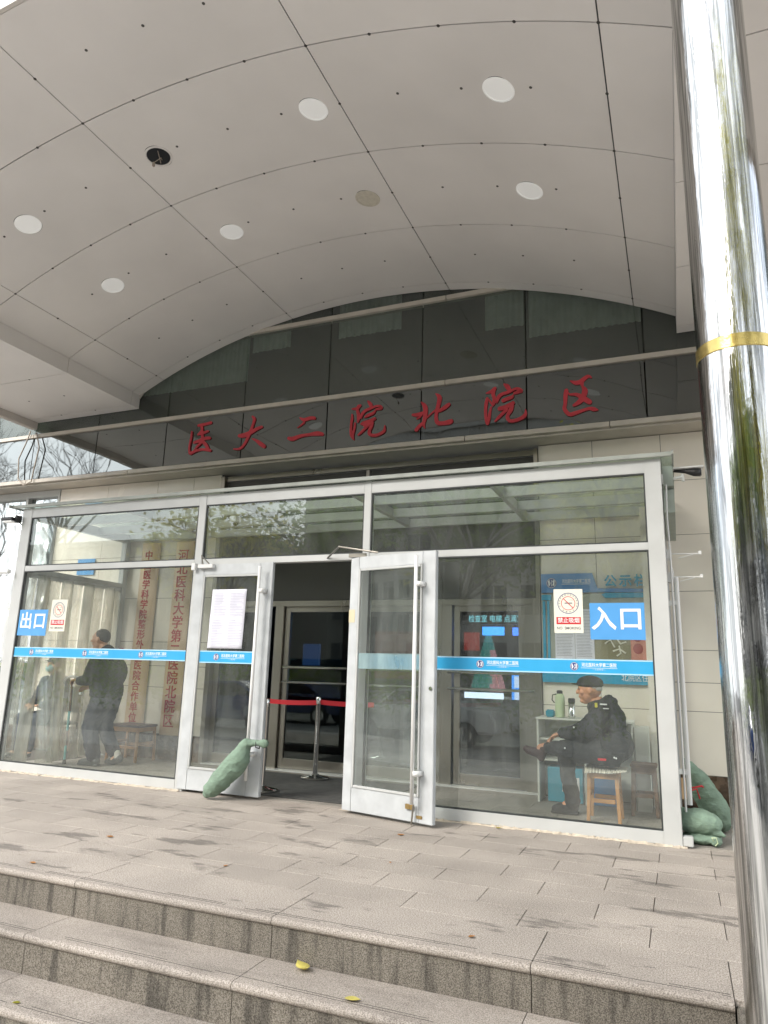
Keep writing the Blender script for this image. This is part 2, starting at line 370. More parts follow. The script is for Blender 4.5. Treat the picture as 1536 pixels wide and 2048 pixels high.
M_['leafA'] = leafmat('leaf_green', (.06, .09, .02), (.10, .14, .02)); M_['leafB'] = leafmat('leaf_yellow_green', (.15, .15, .03), (.26, .24, .04))
M_['barkpale'] = mat('pale_bark', (.30, .28, .26), .9, var=.2)
M_['bark'] = mat('bark', (.10, .085, .07), .9, var=.3, vscale=6)
M_['facade1'] = mat('facade_cream', (.26, .245, .22), .8, var=.08, vscale=1)
M_['facade2'] = mat('facade_grey', (.22, .23, .23), .8, var=.08, vscale=1)
M_['carred'] = mat('car_red', (.30, .02, .02), .2, coat=.5)
M_['carwhite'] = mat('car_white', (.7, .7, .7), .2, coat=.5)
M_['carblue'] = mat('car_blue', (.03, .06, .18), .2, coat=.5)
M_['carglass'] = mat('car_glass', (.01, .012, .014), .06)
M_['rubber'] = mat('rubber', (.02, .02, .02), .8)
def emit(name, col, s):
    return mat(name, (.02, .02, .02), .3, emis=col, estr=s)

def add_tint(m, amt):
    t = m.node_tree; b = t.nodes['Principled BSDF']; n = t.nodes.new; l = t.links.new
    src = b.inputs['Base Color'].links[0].from_socket
    at = n('ShaderNodeAttribute'); at.attribute_name = 'tint'; mr = n('ShaderNodeMapRange'); mr.inputs[3].default_value = 1 - amt; mr.inputs[4].default_value = 1 + amt; l(at.outputs['Fac'], mr.inputs[0])
    mu = n('ShaderNodeMixRGB'); mu.blend_type = 'MULTIPLY'; mu.inputs[0].default_value = 1; l(src, mu.inputs[1]); l(mr.outputs[0], mu.inputs[2]); l(mu.outputs[0], b.inputs['Base Color'])
add_tint(M_['soffit'], .03)
def column_mat():
    m = bpy.data.materials.new('polished_column'); m.use_nodes = True; t = m.node_tree; b = t.nodes['Principled BSDF']; n = t.nodes.new; l = t.links.new
    b.inputs['Metallic'].default_value = 1; b.inputs['Roughness'].default_value = .07
    g = n('ShaderNodeNewGeometry'); mp_ = n('ShaderNodeMapping'); mp_.inputs['Scale'].default_value = (1, 1, .03); l(g.outputs['Position'], mp_.inputs[0])
    a1 = n('ShaderNodeTexNoise'); a1.inputs['Scale'].default_value = 42; a1.inputs['Detail'].default_value = 5; a1.inputs['Roughness'].default_value = .75; a1.inputs['Distortion'].default_value = .6; l(mp_.outputs[0], a1.inputs['Vector'])
    m3 = n('ShaderNodeMapping'); m3.inputs['Scale'].default_value = (1, 1, .022); l(g.outputs['Position'], m3.inputs[0])
    a3 = n('ShaderNodeTexNoise'); a3.inputs['Scale'].default_value = 85; a3.inputs['Detail'].default_value = 6; a3.inputs['Distortion'].default_value = .5; l(m3.outputs[0], a3.inputs['Vector'])
    cr_ = n('ShaderNodeValToRGB'); q_ = cr_.color_ramp.elements; q_[0].position = .40; q_[0].color = (.26, .265, .26, 1); q_[1].position = .60; q_[1].color = (.66, .66, .65, 1); l(a3.outputs['Fac'], cr_.inputs[0]); l(cr_.outputs[0], b.inputs['Base Color'])  # colour streaks paint in stretched reflections along with stains on the film
    m2 = n('ShaderNodeMapping'); m2.inputs['Scale'].default_value = (1, 1, .35); l(g.outputs['Position'], m2.inputs[0])
    a2 = n('ShaderNodeTexNoise'); a2.inputs['Scale'].default_value = 9; a2.inputs['Detail'].default_value = 3; l(m2.outputs[0], a2.inputs['Vector'])
    ad = n('ShaderNodeMath'); ad.operation = 'MULTIPLY_ADD'; ad.inputs[1].default_value = .4; l(a1.outputs['Fac'], ad.inputs[0]); l(a2.outputs['Fac'], ad.inputs[2])
    bp = n('ShaderNodeBump'); bp.inputs['Strength'].default_value = .8; bp.inputs['Distance'].default_value = .0036; l(ad.outputs[0], bp.inputs['Height']); l(bp.outputs[0], b.inputs['Normal'])
    mr = n('ShaderNodeMapRange'); mr.inputs[3].default_value = .01; mr.inputs[4].default_value = .05; l(a1.outputs['Fac'], mr.inputs[0]); l(mr.outputs[0], b.inputs['Roughness'])
    return m
M_['column'] = column_mat()

# ------------------------------------------------------------------ ground, platform, steps
mb = MB(); mb.box(-150, 150, -150, 40, -.9, -.585); struct(mb.build('ground', M_['asphalt']))
mb = MB(); mb.box(-40, 30, -3.2, 3.2, -.6, -.58); struct(mb.build('pavement', M_['apron']))
mb = MB(); mb.box(-26, -9.5, 3.56, 9, -.585, -.034); mb.box(-9.5, .13, 3.56, 16, -.585, -.034); mb.box(.13, 12, 3.56, 16, -.585, -.006)
struct(mb.build('platform_base', mat('joint_dirt', (.07, .06, .05), .9)))
mb = MB()
x0 = -26
# nosing slab row, then running bond rows
g_ = .0021
def slabrow(y0, y1, xs, jit=.0006):
    for a_, b_ in zip(xs[:-1], xs[1:]):
        dz = rnd.uniform(-jit, 0); mb.box(a_ + g_, b_ - g_, y0 + g_, y1 - g_, -.03, dz, tint=rnd.random())
xs = [-.68 + 1.32 * k for k in range(-16, 1)] + [.132]
slabrow(3.50, 3.93, xs)
y = 3.93; i = 0
while y < 6.3:
    y1 = y + .2875
    o_ = -.205 if i % 2 == 0 else -.49
    xs = [o_ + .635 * k for k in range(-36, 18)]
    slabrow(y, y1, xs); y = y1; i += 1
struct(mb.build('platform_paving', M_['granite'], bevel=.0015, tint=True, segs=1))
# strips of paving to the right of the steps
mb = MB(); slabrow(3.50, 3.93, [.132 + .64 * k for k in range(0, 18)]); struct(mb.build('platform_side_paving', M_['granite'], bevel=.0015, tint=True, segs=1))
# steps: bullnose treads + risers
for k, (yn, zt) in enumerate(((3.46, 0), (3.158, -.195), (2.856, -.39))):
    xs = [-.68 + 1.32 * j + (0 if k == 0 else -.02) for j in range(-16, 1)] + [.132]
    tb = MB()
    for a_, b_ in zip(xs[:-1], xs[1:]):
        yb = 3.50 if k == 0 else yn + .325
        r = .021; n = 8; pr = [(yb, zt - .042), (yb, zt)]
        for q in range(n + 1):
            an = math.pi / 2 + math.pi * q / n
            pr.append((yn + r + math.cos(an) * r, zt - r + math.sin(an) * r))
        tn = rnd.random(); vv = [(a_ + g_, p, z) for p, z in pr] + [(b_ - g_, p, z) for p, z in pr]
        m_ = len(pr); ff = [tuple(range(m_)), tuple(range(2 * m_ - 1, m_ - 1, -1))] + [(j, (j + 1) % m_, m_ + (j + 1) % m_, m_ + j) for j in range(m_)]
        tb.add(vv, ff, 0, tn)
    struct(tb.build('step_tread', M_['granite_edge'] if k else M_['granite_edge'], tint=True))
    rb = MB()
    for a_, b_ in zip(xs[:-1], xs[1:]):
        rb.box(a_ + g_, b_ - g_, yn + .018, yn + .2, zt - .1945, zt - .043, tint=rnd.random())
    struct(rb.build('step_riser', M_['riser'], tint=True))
    gb = MB()
    for off_ in (.055, .075):
        xx = -12.0
        while xx < .1:
            ln = rnd.uniform(.35, 1.25); gb.box(xx, min(xx + ln, .12), yn + off_, yn + off_ + .003, zt - .003, zt + .0005); xx += ln + rnd.uniform(.0, .35)
    struct(gb.build('step_groove', M_['joint']))
# side cheek next to the steps at the column
mb = MB(); mb.box(.137, .9, 2.3, 3.495, -.585, -.02); struct(mb.build('step_cheek_block', M_['riser'], bevel=.006))

# vestibule floor and mat
mb = MB(); 
for i in range(4):
    for j in range(20):
        mb.box(-7.4 + j * .6 - (.3 if i % 2 else 0) + .002, -7.4 + (j + 1) * .6 - (.3 if i % 2 else 0) - .002, 6.3 + i * .45 + .002, 6.3 + (i + 1) * .45 - .002, -.005, .002, tint=rnd.random())
struct(mb.build('vestibule_floor', M_['innerfloor'], tint=True))
mb = MB(); mb.box(-20, 8, 8.1, 20, -.03, .0); struct(mb.build('hall_floor', mat('hall_floor', (.16, .15, .14), .12, var=.1)))
o = MB().box(-4.75, -2.75, 6.42, 7.80, .003, .016).build('door_mat', M_['mat'], bevel=.004)
tag(o, 'dark ribbed mat on the vestibule floor behind the open doorway', 'mat')

# ------------------------------------------------------------------ hospital building
bld = thing('hospital_building', 'beige tiled hospital entrance facade with dark glass band above the doors', 'building', (-3.5, 8.1, 0))
ZC = [.325, .935, 1.22, 1.545, 2.155, 2.763, 3.365, 3.905]
def tiles(xs, name):
    m_ = MB(); m_.box(xs[0] + .002, xs[-1] - .002, 8.056, 8.40, 0, 3.905, 1)
    for a_, b_ in zip(xs[:-1], xs[1:]):
        for z0, z1 in zip(ZC[:-1], ZC[1:]): m_.box(a_ + .003, b_ - .003, 8.05, 8.09, z0 + .003, z1 - .003, 0)
    m_.build(name, [M_['tile'], M_['tiledark']], bld)
    p = MB(); 
    for a_, b_ in zip(xs[:-1], xs[1:]): p.box(a_ + .001, b_ - .001, 8.03, 8.054, 0, .322)
    p.build('plinth', M_['plinth'], bld)
tiles([-8.92, -7.95, -7.0, -6.35, -5.87], 'tile_wall')
tiles([-1.40, -.783, -.05, .68, 1.41, 2.14, 2.87, 3.6, 5, 7, 9], 'tile_wall')
MB().box(-.30, -.065, 7.86, 8.03, 0, 3.05).build('pier', M_['tile'], bld, bevel=.004)
# reveal frames and dark windows above the doors
f = MB(); f.box(-5.868, -5.80, 8.02, 8.3, 0, 3.87); f.box(-1.45, -1.402, 8.02, 8.3, 0, 3.87); f.box(-5.80, -1.45, 8.06, 8.3, 3.80, 3.87)
f.box(-3.63, -3.585, 8.07, 8.2, 2.10, 3.80); f.box(-5.80, -1.45, 8.07, 8.2, 2.03, 2.10)
f.build('door_surround', M_['steel'], bld, bevel=.003)
for a_, b_ in ((-5.795, -3.635), (-3.58, -1.455)): MB().box(a_, b_, 8.10, 8.13, 2.105, 3.795).build('transom_panel', M_['darkwin'], bld)
# underside of the glass band + trims
MB().box(-30, 9, 7.74, 8.42, 3.91, 3.935).build('band_underside', M_['trim'], bld)
t = MB()
xx = [-30, -23, -16, -9.3, -7.28, -2.2, -.55, 1.9, 9]
for a_, b_ in zip(xx[:-1], xx[1:]):
    t.box(a_ + .004, b_ - .004, 7.69, 7.8, 3.938, 3.996)
for z in (4.685, 5.83):
    for a_, b_ in zip([-30, -22, -14, -9.28, -2.45, 3, 9][:-1], [-30, -22, -14, -9.28, -2.45, 3, 9][1:]): t.box(a_ + .004, b_ - .004, 7.69, 7.8, z, z + .058)
t.build('band_trim', M_['trim'], bld, bevel=.003)
JX = [-9.27 + 1.3015 * k for k in range(-16, 15)]
for z0, z1 in ((4.0, 4.682), (4.747, 5.827), (5.892, 7.6), (7.62, 9.6), (9.62, 11.6)):
    p = MB()
    for a_, b_ in zip(JX[:-1], JX[1:]): p.box(a_ + .008, b_ - .008, 7.72, 7.745, z0 + .008, z1 - .008)
    p.build('dark_glass_panel', M_['band'] if z0 != 4.747 and z0 != 5.892 else M_['band_clear'], bld)
MB().box(-30, 9, 7.90, 7.98, 3.94, 12).build('band_backing', M_['darkwin'], bld)
for a_, b_, zb_, mt_ in ((-7.6, -5.40, 5.18, 'curtain'), (-5.36, -4.75, 5.60, 'curtain'), (-4.0, -3.1, 5.60, 'curtain'), (-1.98, -1.50, 5.38, 'curtain'), (-1.44, -.17, 5.20, 'curtain')):  # pleated sheets added behind the glass in place of pale reflected stripes
    m_ = MB(); n = int((b_ - a_) / .012); vv = []
    for z in (zb_, 6.8):
        for k in range(n + 1): vv.append((a_ + (b_ - a_) * k / n, 7.82 + .014 * math.sin(k * 1.05) + .008 * math.sin(k * .37), z))
    m_.add(vv, [(k, k + 1, n + 2 + k, n + 1 + k) for k in range(n)]); m_.build('curtain', M_['curtain'], bld, smooth=True)
# right pier-like light panel above band end (beside the canopy)
# left wing: glazing with white mullions
w_ = MB(); w_.box(-30, -8.93, 8.12, 8.14, .36, 3.86)
w_.build('window_glass', M_['winglass'], bld)
f = MB()
f.box(-30, -8.93, 8.04, 8.18, 3.80, 3.905); f.box(-30, -8.93, 8.05, 8.18, 2.56, 2.64); f.box(-30, -8.93, 8.05, 8.18, .30, .38)
for x in [-8.98, -9.66, -10.9, -12.1, -13.3, -14.5, -16, -18, -20, -22, -24, -26, -28]: f.box(x, x + .055, 8.045, 8.18, .38, 3.80)
f.build('window_frame', M_['frame'], bld, bevel=.003)
MB().box(-30, -8.93, 8.05, 8.3, -.1, .30).build('sill_wall', M_['plinth'], bld)
MB().box(-30, 9, 7.75, 8.0, 12.0, 12.4).build('parapet', M_['trim'], bld)
# inner entrance doors (steel framed glass)
def leaf(x0, x1, bar=True, y=8.12, bx=None):
    d = MB(); zt, zb = 2.03, .02
    d.box(x0, x0 + .075, y, y + .05, zb, zt); d.box(x1 - .075, x1, y, y + .05, zb, zt); d.box(x0 + .075, x1 - .075, y, y + .05, zt - .07, zt); d.box(x0 + .075, x1 - .075, y, y + .05, zb, zb + .12)
    o_ = d.build('inner_door', M_['steel'], bld, bevel=.003)
    MB().box(x0 + .075, x1 - .075, y + .02, y + .028, zb + .12, zt - .07).build('pane', M_['doorglass'], o_)
    if bar:
        b_ = MB(); bx0, bx1 = bx or (x0 + .03, x1 - .03)
        for z in (1.255, 1.07):
            b_.tube([(bx0, y - .05, z), (bx1, y - .05, z)], .016, 12)
            for xq in (bx0 + .02, bx1 - .02): b_.tube([(xq, y - .05, z), (xq, y + .005, z)], .009, 8)
        b_.build('push_bar', M_['chrome'], o_, smooth=False)
    return o_
leaf(-5.80, -5.02, False); leaf(-4.74, -3.66, True); leaf(-3.64, -2.62, True); leaf(-2.44, -1.60, True, bx=(-2.50, -1.49))
for a_, b_ in ((-4.87, -4.745), (-2.61, -2.455), (-1.595, -1.452)): MB().box(a_, b_, 8.08, 8.18, 0, 2.03).build('door_post', M_['steel'], bld, bevel=.003)
MB().box(-5.80, -1.45, 7.98, 8.18, .003, .014).build('threshold', M_['frame'], bld)
# hall interior shell
h_ = MB(); h_.box(-9, 1, 13.0, 13.1, 0, 3.6); h_.box(-9.1, -9, 8.42, 13, 0, 3.6); h_.box(.9, 1, 8.42, 13, 0, 3.6); h_.box(-9, 1, 8.42, 13.1, 3.1, 3.2)
h_.build('hall_walls', mat('hall_wall', (.22, .23, .23), .5, var=.2, vscale=.8), bld)

# --- sign lettering -------------------------------------------------------
def ux(px, py, Y):
    f_ = 1405.7; rr = rot.to_3x3(); d = rr @ Vector(((px - 768) / f_, -(py - 1024) / f_, -1)); d *= Y / d.y
    return d.x, d.z + 1.246
SIGN = [
 ((360, 830), 19.2, [
  [(700,400,110),(850,370,130),(1000,340,120),(1180,290,130)], [(820,420,140),(840,560,120),(800,640,120),(690,750,90)],
  [(700,740,90),(900,680,120),(1070,620,90)], [(850,620,110),(850,800,120),(870,950,150)], [(540,1060,110),(750,980,150),(950,900,150),(1130,880,130)],
  [(850,950,140),(780,1080,130),(620,1250,90),(560,1330,60)], [(880,1030,140),(1000,1160,150),(1070,1320,150)],
  [(450,640,70),(430,850,90),(380,1100,90),(350,1300,90),(370,1460,110)], [(400,1480,130),(600,1380,120),(850,1320,110),(1150,1360,130)]]),
 ((460, 825), 19.2, [
  [(860,150,90),(930,250,140),(880,450,120),(800,680,150),(720,850,170),(620,1080,130),(480,1300,120),(330,1400,100),(140,1400,60)],
  [(350,890,150),(550,870,220),(800,760,190),(1000,640,160),(1210,550,120)], [(850,1010,50),(1000,1070,120),(1170,1200,190),(1300,1300,180)]]),
 ((570, 820), 18.07, [
  [(540,280,60),(680,350,150),(900,290,150),(1060,290,130)], [(680,450,90),(560,560,60),(440,640,20)],
  [(130,1020,140),(280,1040,190),(550,940,150),(850,890,130),(1150,850,200),(1340,870,150)]]),
 ((690, 795), 17.07, [
  [(240,390,50),(400,370,120),(520,270,100)], [(460,300,150),(420,430,120),(450,560,130),(460,700,140),(430,830,70)],
  [(240,580,60),(240,720,110),(210,900,100),(200,1150,110),(230,1300,140),(290,1430,60)], [(340,870,60),(320,1050,90),(270,1250,100),(280,1400,60)],
  [(790,130,80),(860,220,150),(900,320,110)], [(540,700,70),(580,570,120),(690,450,120),(870,370,110),(1080,290,80),(1200,310,130),(1230,370,110),(1060,400,80)],
  [(1040,420,50),(960,530,110),(780,610,130),(680,670,60)], [(560,900,90),(650,870,150),(850,810,160),(1010,720,120)],
  [(640,960,80),(760,960,130),(900,860,120)], [(800,920,130),(680,1060,110),(540,1200,100),(450,1280,60)],
  [(930,850,120),(900,980,130),(830,1150,130),(860,1270,130),(1050,1290,120),(1250,1210,120),(1340,1120,110),(1360,960,40)]]),
 ((815, 780), 15.36, [
  [(430,380,60),(520,480,150),(550,620,170),(530,850,150),(490,1050,110),(530,1170,40)], [(160,760,90),(300,760,140),(480,700,110)],
  [(290,880,50),(360,840,60),(450,740,60)], [(270,1220,140),(380,1090,120),(500,1000,110)], [(590,850,50),(740,710,50),(880,600,60)],
  [(880,120,60),(980,220,160),(960,400,150),(920,560,140),(880,750,120),(880,900,130),(930,1010,150),(1100,1020,150),(1290,980,190),(1340,950,150)],
  [(950,640,110),(1050,600,130),(1180,510,150),(1270,440,120)]]),
 ((960, 760), 15.36, [
  [(190,400,40),(350,350,130),(460,250,110)], [(430,280,140),(400,430,130),(440,560,130),(420,700,120),(390,790,60)],
  [(220,560,90),(190,700,120),(170,900,110),(180,1150,110),(220,1320,130)], [(340,830,60),(300,1000,90),(270,1200,110),(230,1340,100)], [(270,600,60),(370,740,70)],
  [(740,130,60),(840,200,170),(910,320,120)], [(510,680,80),(570,520,130),(680,430,110),(870,370,110),(1080,270,90),(1190,290,140),(1280,340,90),(1060,400,100)],
  [(1020,450,40),(980,520,110),(830,580,130),(710,630,130)], [(600,880,150),(760,840,150),(900,770,150),(1020,700,120)],
  [(820,900,130),(700,1020,110),(560,1160,100),(460,1270,50)],
  [(980,780,150),(940,930,150),(860,1060,120),(850,1180,130),(950,1260,120),(1180,1210,120),(1330,1130,130),(1400,1040,110),(1400,900,30)]]),
 ((1115, 740), 17.07, [
  [(440,370,50),(620,430,160),(780,400,180),(900,300,160),(1040,210,120),(1150,250,60)], [(820,420,160),(850,550,90)],
  [(850,560,80),(930,690,210),(900,850,200),(820,1000,210),(700,1120,170),(560,1200,110)], [(350,760,40),(430,830,80),(620,830,120),(800,900,180),(950,1000,200),(1090,1090,190)],
  [(300,700,160),(270,900,160),(260,1150,130),(240,1330,150),(400,1510,150),(600,1470,150),(850,1380,120),(1100,1310,120),(1250,1340,160),(1380,1360,40)]])]
sign = thing('sign_lettering', 'seven red brush script characters mounted on the dark glass band over the entrance', 'lettering', (-3.2, 7.7, 4.3))
def smooth_path(pts, k=4):
    out = []
    for i in range(len(pts) - 1):
        p0 = pts[max(i - 1, 0)]; p1 = pts[i]; p2 = pts[i + 1]; p3 = pts[min(i + 2, len(pts) - 1)]
        for j in range(k):
            t_ = j / k
            out.append(tuple(.5 * (2 * b + (c - a) * t_ + (2 * a - 5 * b + 4 * c - d) * t_ ** 2 + (3 * b - a - 3 * c + d) * t_ ** 3) for a, b, c, d in zip(p0, p1, p2, p3)))
    out.append(pts[-1]); return out
YS = 7.704
for (ox, oy), sc, strokes in SIGN:
    cmb = MB()
    for si, st in enumerate(strokes):
        pts = []
        for (x, y, wd) in smooth_path([tuple(map(float, q)) for q in st]):
            X, Z = ux(ox + x / sc, oy + y / sc, YS); D = math.hypot(X, YS, Z - 1.246)
            pts.append((X, Z, max(wd, 8) / sc / 1405.7 * D * .5 * .84))
        n = len(pts); dirs = []
        for i in range(n):
            a_ = pts[max(i - 1, 0)]; b_ = pts[min(i + 1, n - 1)]; d = Vector((b_[0] - a_[0], b_[1] - a_[1])); d.normalize(); dirs.append(d)
        left = [(p[0] - d.y * p[2], p[1] + d.x * p[2]) for p, d in zip(pts, dirs)]
        right = [(p[0] + d.y * p[2], p[1] - d.x * p[2]) for p, d in zip(pts, dirs)]
        def capf(p, d, sgn):
            b0 = math.atan2(d.y * sgn, d.x * sgn); return [(p[0] + math.cos(b0 + q) * p[2], p[1] + math.sin(b0 + q) * p[2]) for q in (-.9, -.3, .3, .9)]
        y0 = YS - .0006 * si
        # quads strip so self-overlap stays harmless
        rows = [(l_, r_) for l_, r_ in zip(left, right)]
        for (l0, r0), (l1, r1) in zip(rows[:-1], rows[1:]):
            cmb.add([(l0[0], y0, l0[1]), (r0[0], y0, r0[1]), (r1[0], y0, r1[1]), (l1[0], y0, l1[1])], [(0, 1, 2, 3)])
            for a_, b_ in ((l0, l1), (r0, r1)):
                cmb.add([(a_[0], y0, a_[1]), (b_[0], y0, b_[1]), (b_[0], 7.715, b_[1]), (a_[0], 7.715, a_[1])], [(0, 1, 2, 3)])
        for p, d, sg, (l_, r_) in ((pts[0], dirs[0], -1, rows[0]), (pts[-1], dirs[-1], 1, rows[-1])):
            c_ = capf(p, d, sg); poly = ([l_] + c_ + [r_]) if sg == -1 else ([r_] + c_ + [l_])
            n_ = len(poly); cmb.add([(x, y0, z) for x, z in poly] + [(x, 7.715, z) for x, z in poly], [tuple(range(n_))] + [(k, k + 1, n_ + k + 1, n_ + k) for k in range(n_ - 1)])
    cmb.build('character', M_['red'], sign)

# ------------------------------------------------------------------ canopy
XC, ZC0, RA = -3.468, -1.984, 7.957
def az_(x): return ZC0 + math.sqrt(RA * RA - (x - XC) ** 2)
XB = [-7.11, -6.707, -4.607, -2.374, -.238, .184]
YR = [2.83, 3.855, 5.056, 6.26, 7.435, 7.60]
ZF = 4.885
can = thing('entrance_canopy', 'grey beige vaulted canopy roof with panelled soffit over the steps', 'canopy', (-3.46, 5.2, ZF))
s = MB(); G = .005
def curved(x0, x1, y0, y1, th=.012, n=10, dz=0):
    xs_ = [x0 + (x1 - x0) * k / n for k in range(n + 1)]; vv = []
    for y in (y0, y1):
        for z_ in (0, th):
            for x in xs_: vv.append((x, y, az_(x) + z_ + dz))
    m_ = n + 1; ff = []
    for k in range(n):
        ff += [(k, k + 1, 2 * m_ + k + 1, 2 * m_ + k), (m_ + k, 3 * m_ + k, 3 * m_ + k + 1, m_ + k + 1), (k, m_ + k, m_ + k + 1, k + 1), (2 * m_ + k, 2 * m_ + k + 1, 3 * m_ + k + 1, 3 * m_ + k)]
    ff += [(0, 2 * m_, 3 * m_, m_), (n, m_ + n, 3 * m_ + n, 2 * m_ + n)]
    return vv, ff
for a_, b_ in zip(XB[:-1], XB[1:]):
    for y0, y1 in zip(YR[:-1], YR[1:]):
        n_ = 4 if b_ - a_ < 1 else 14
        vv, ff = curved(a_ + (G if a_ != XB[0] else 0), b_ - (G if b_ != XB[-1] else 0), y0 + G, y1 - (G if y1 < 7.6 else 0), n=n_)
        s.add(vv, ff, 0, rnd.random())
so_ = s.build('vault_soffit', M_['soffit'], can, tint=True); shade_angle(so_.data)
s = MB(); s2 = MB()
for y0, y1 in zip(YR[:-1], YR[1:]):
    e1 = 7.6 if y1 == 7.6 else y1 - G
    s.box(-9.1, -7.111, y0 + G, e1, ZF, ZF + .012, tint=rnd.random()); s2.box(.185, 2.25, y0 + G, e1, ZF, ZF + .012)
    s.box(-7.125, -7.113, y0 + G, e1, ZF + .013, az_(-7.11) + .006); s2.box(.186, .198, y0 + G, e1, ZF + .013, az_(.184) + .006)
s.build('flat_soffit', M_['soffit'], can, tint=True); s2.build('flat_soffit', M_['soffit'], can, tint=True)
# body behind the panels
pr = [(-9.15, ZF + .02), (-7.13, ZF + .02), (-7.13, az_(-7.11) + .03)]
for k in range(25): x = -7.09 + 7.26 * k / 24; pr.append((x, az_(x) + .02))
pr += [(.21, az_(.18) + .03), (.21, ZF + .02), (2.3, ZF + .02), (2.3, 6.5), (-9.15, 6.5)]
b = MB()
nv = len(pr)
# split the concave profile into vertical slabs so no face is wrong
for p, q in zip(pr[:-3], pr[1:-2]):
    if abs(p[0] - q[0]) < 1e-6: continue
    b.add([(p[0], y, z) for y, z in ((2.86, p[1]), (7.50, p[1]), (7.50, 6.5), (2.86, 6.5))] + [(q[0], y, z) for y, z in ((2.86, q[1]), (7.50, q[1]), (7.50, 6.5), (2.86, 6.5))],
          [(0, 1, 5, 4), (1, 2, 6, 5), (2, 3, 7, 6), (3, 0, 4, 7)])
b.build('canopy_core', M_['soffit_dark'], can)
b = MB(); b.box(-9.2, -9.105, 2.80, 7.6, 4.775, 6.55); b.box(2.255, 2.35, 2.80, 7.6, 4.775, 6.55); b.box(-9.2, 2.35, 2.80, 7.6, 6.5, 6.56)
b.build('side_fascia', M_['lip'], can, bevel=.004)
b = MB()
n = 60
for k in range(n):
    xa = -9.1 + 11.35 * k / n; xb = -9.1 + 11.35 * (k + 1) / n
    zb = lambda x: (az_(x) - .004) if -7.11 < x < .184 else ZF - .004
    b.add([(xa, 2.80, zb(xa)), (xb, 2.80, zb(xb)), (xb, 2.80, 6.55), (xa, 2.80, 6.55), (xa, 2.83, zb(xa)), (xb, 2.83, zb(xb)), (xb, 2.83, 6.55), (xa, 2.83, 6.55)],
          [(0, 1, 2, 3), (7, 6, 5, 4), (0, 4, 5, 1), (3, 2, 6, 7)])
b.build('front_fascia', M_['lip'], can)
b = MB()
for k in range(n):
    xa = -9.1 + 11.35 * k / n; xb = -9.1 + 11.35 * (k + 1) / n
    zb = lambda x: (az_(x) + .013) if -7.11 < x < .184 else ZF + .013
    b.add([(xa, 7.585, zb(xa)), (xb, 7.585, zb(xb)), (xb, 7.585, 6.5), (xa, 7.585, 6.5), (xa, 7.597, zb(xa)), (xb, 7.597, zb(xb)), (xb, 7.597, 6.5), (xa, 7.597, 6.5)],
          [(0, 1, 2, 3), (7, 6, 5, 4), (0, 4, 5, 1), (3, 2, 6, 7)])
b.build('rear_fascia', M_['lip'], can)
# screws: along the seams and along the middle line of every panel
s = MB()
def screw(x, y, z, nx=0, nz=-1): s.disc((x, y, z), (nx, 0, nz), .0125, .004, 8)
def ascrew(x, y):
    d = Vector((XC - x, 0, ZC0 - az_(x))).normalized(); s.disc((x, y, az_(x) + .001), d, .0125, .004, 8)
for i in range(1, 4):
    xa, xb = XB[i], XB[i + 1]
    for y in YR[1:-1]:
        for q in (0, .25, .5, .75): ascrew(xa + (xb - xa) * q, y)
    for y0, y1 in zip(YR[:-2], YR[1:-1]):
        for q in (.25, .5, .75): ascrew(xa + (xb - xa) * q, (y0 + y1) / 2 - .02)
for x in XB[1:-1]:
    for y0, y1 in zip(YR[:-2], YR[1:-1]): ascrew(x, (y0 + y1) / 2)
for y in YR[1:-1]:
    ascrew(XB[4], y)
    for x in (-8.45, -7.78): screw(x, y, ZF + .001)
for y0, y1 in zip(YR[:-2], YR[1:-1]):
    for x in (-8.45, -7.78, .9): screw(x, (y0 + y1) / 2, ZF + .001)
s.build('screws', M_['screw'], can)

def downlight(x, y, label, kind='white'):
    d = Vector((XC - x, 0, ZC0 - az_(x))).normalized(); c = Vector((x, y, az_(x)))
    t_ = thing('ceiling_light', label, 'ceiling light', c, 'round lights recessed in the canopy')
    m_ = MB(); n = 40
    u = Vector((0, 1, 0)); v = d.cross(u)
    def ring(r, h): return [c + d * h + (u * math.cos(2 * math.pi * k / n) + v * math.sin(2 * math.pi * k / n)) * r for k in range(n)]
    prof = [(.128, .0005), (.127, .006), (.112, .008), (.110, .001)]
    vv = [p for r, h in prof for p in ring(r, h)]; ff = [(i * n + k, i * n + (k + 1) % n, (i + 1) * n + (k + 1) % n, (i + 1) * n + k) for i in range(3) for k in range(n)]
    m_.add(vv, ff)
    gp = MB(); gv = ring(.1335, .0004) + ring(.1285, .0008); gp.add(gv, [(k, (k + 1) % n, n + (k + 1) % n, n + k) for k in range(n)]); gp.build('rim_shade_ring', M_['screw'], t_)  # flat dark ring paints the shaded groove around the rim
    m_.build('rim', M_['lensbeige'] if kind == 'beige' else M_['soffit'] if kind == 'hole' else M_['lens'], t_)
    if kind != 'hole':
        m_ = MB(); m_.disc(c + d * .0012, d, .110, .003, n); m_.build('lens', M_['lensbeige'] if kind == 'beige' else M_['lens'], t_)
    else:
        m_ = MB(); m_.disc(c + d * .0012, d, .108, .0015, n); m_.build('hole_shade_disc', mat('hole_shade', (.012, .013, .018), .3), t_)  # flat near-black disc stands in for the shade inside the open hole
        m_ = MB(); m_.tube([c + d * .003 + u * .05, c + d * .03 + v * .03, c + d * .05 + u * .0 - v * .05, c + d * .09 - v * .03 - u * .03], .003, 6)
        m_.tube([c + d * .003 - u * .06 + v * .04, c + d * .02 + u * .02, c + d * .012 + u * .07 - v * .03], .004, 6)
        m_.box(-.008, .008, -.011, .011, -.02, .02, M=Matrix.Translation(c + d * .105 - v * .03 - u * .03))
        m_.build('loose_wire', M_['cable'], t_)
downlight(-5.90, 4.465, 'white round canopy light at the left edge, nearest to the top left')
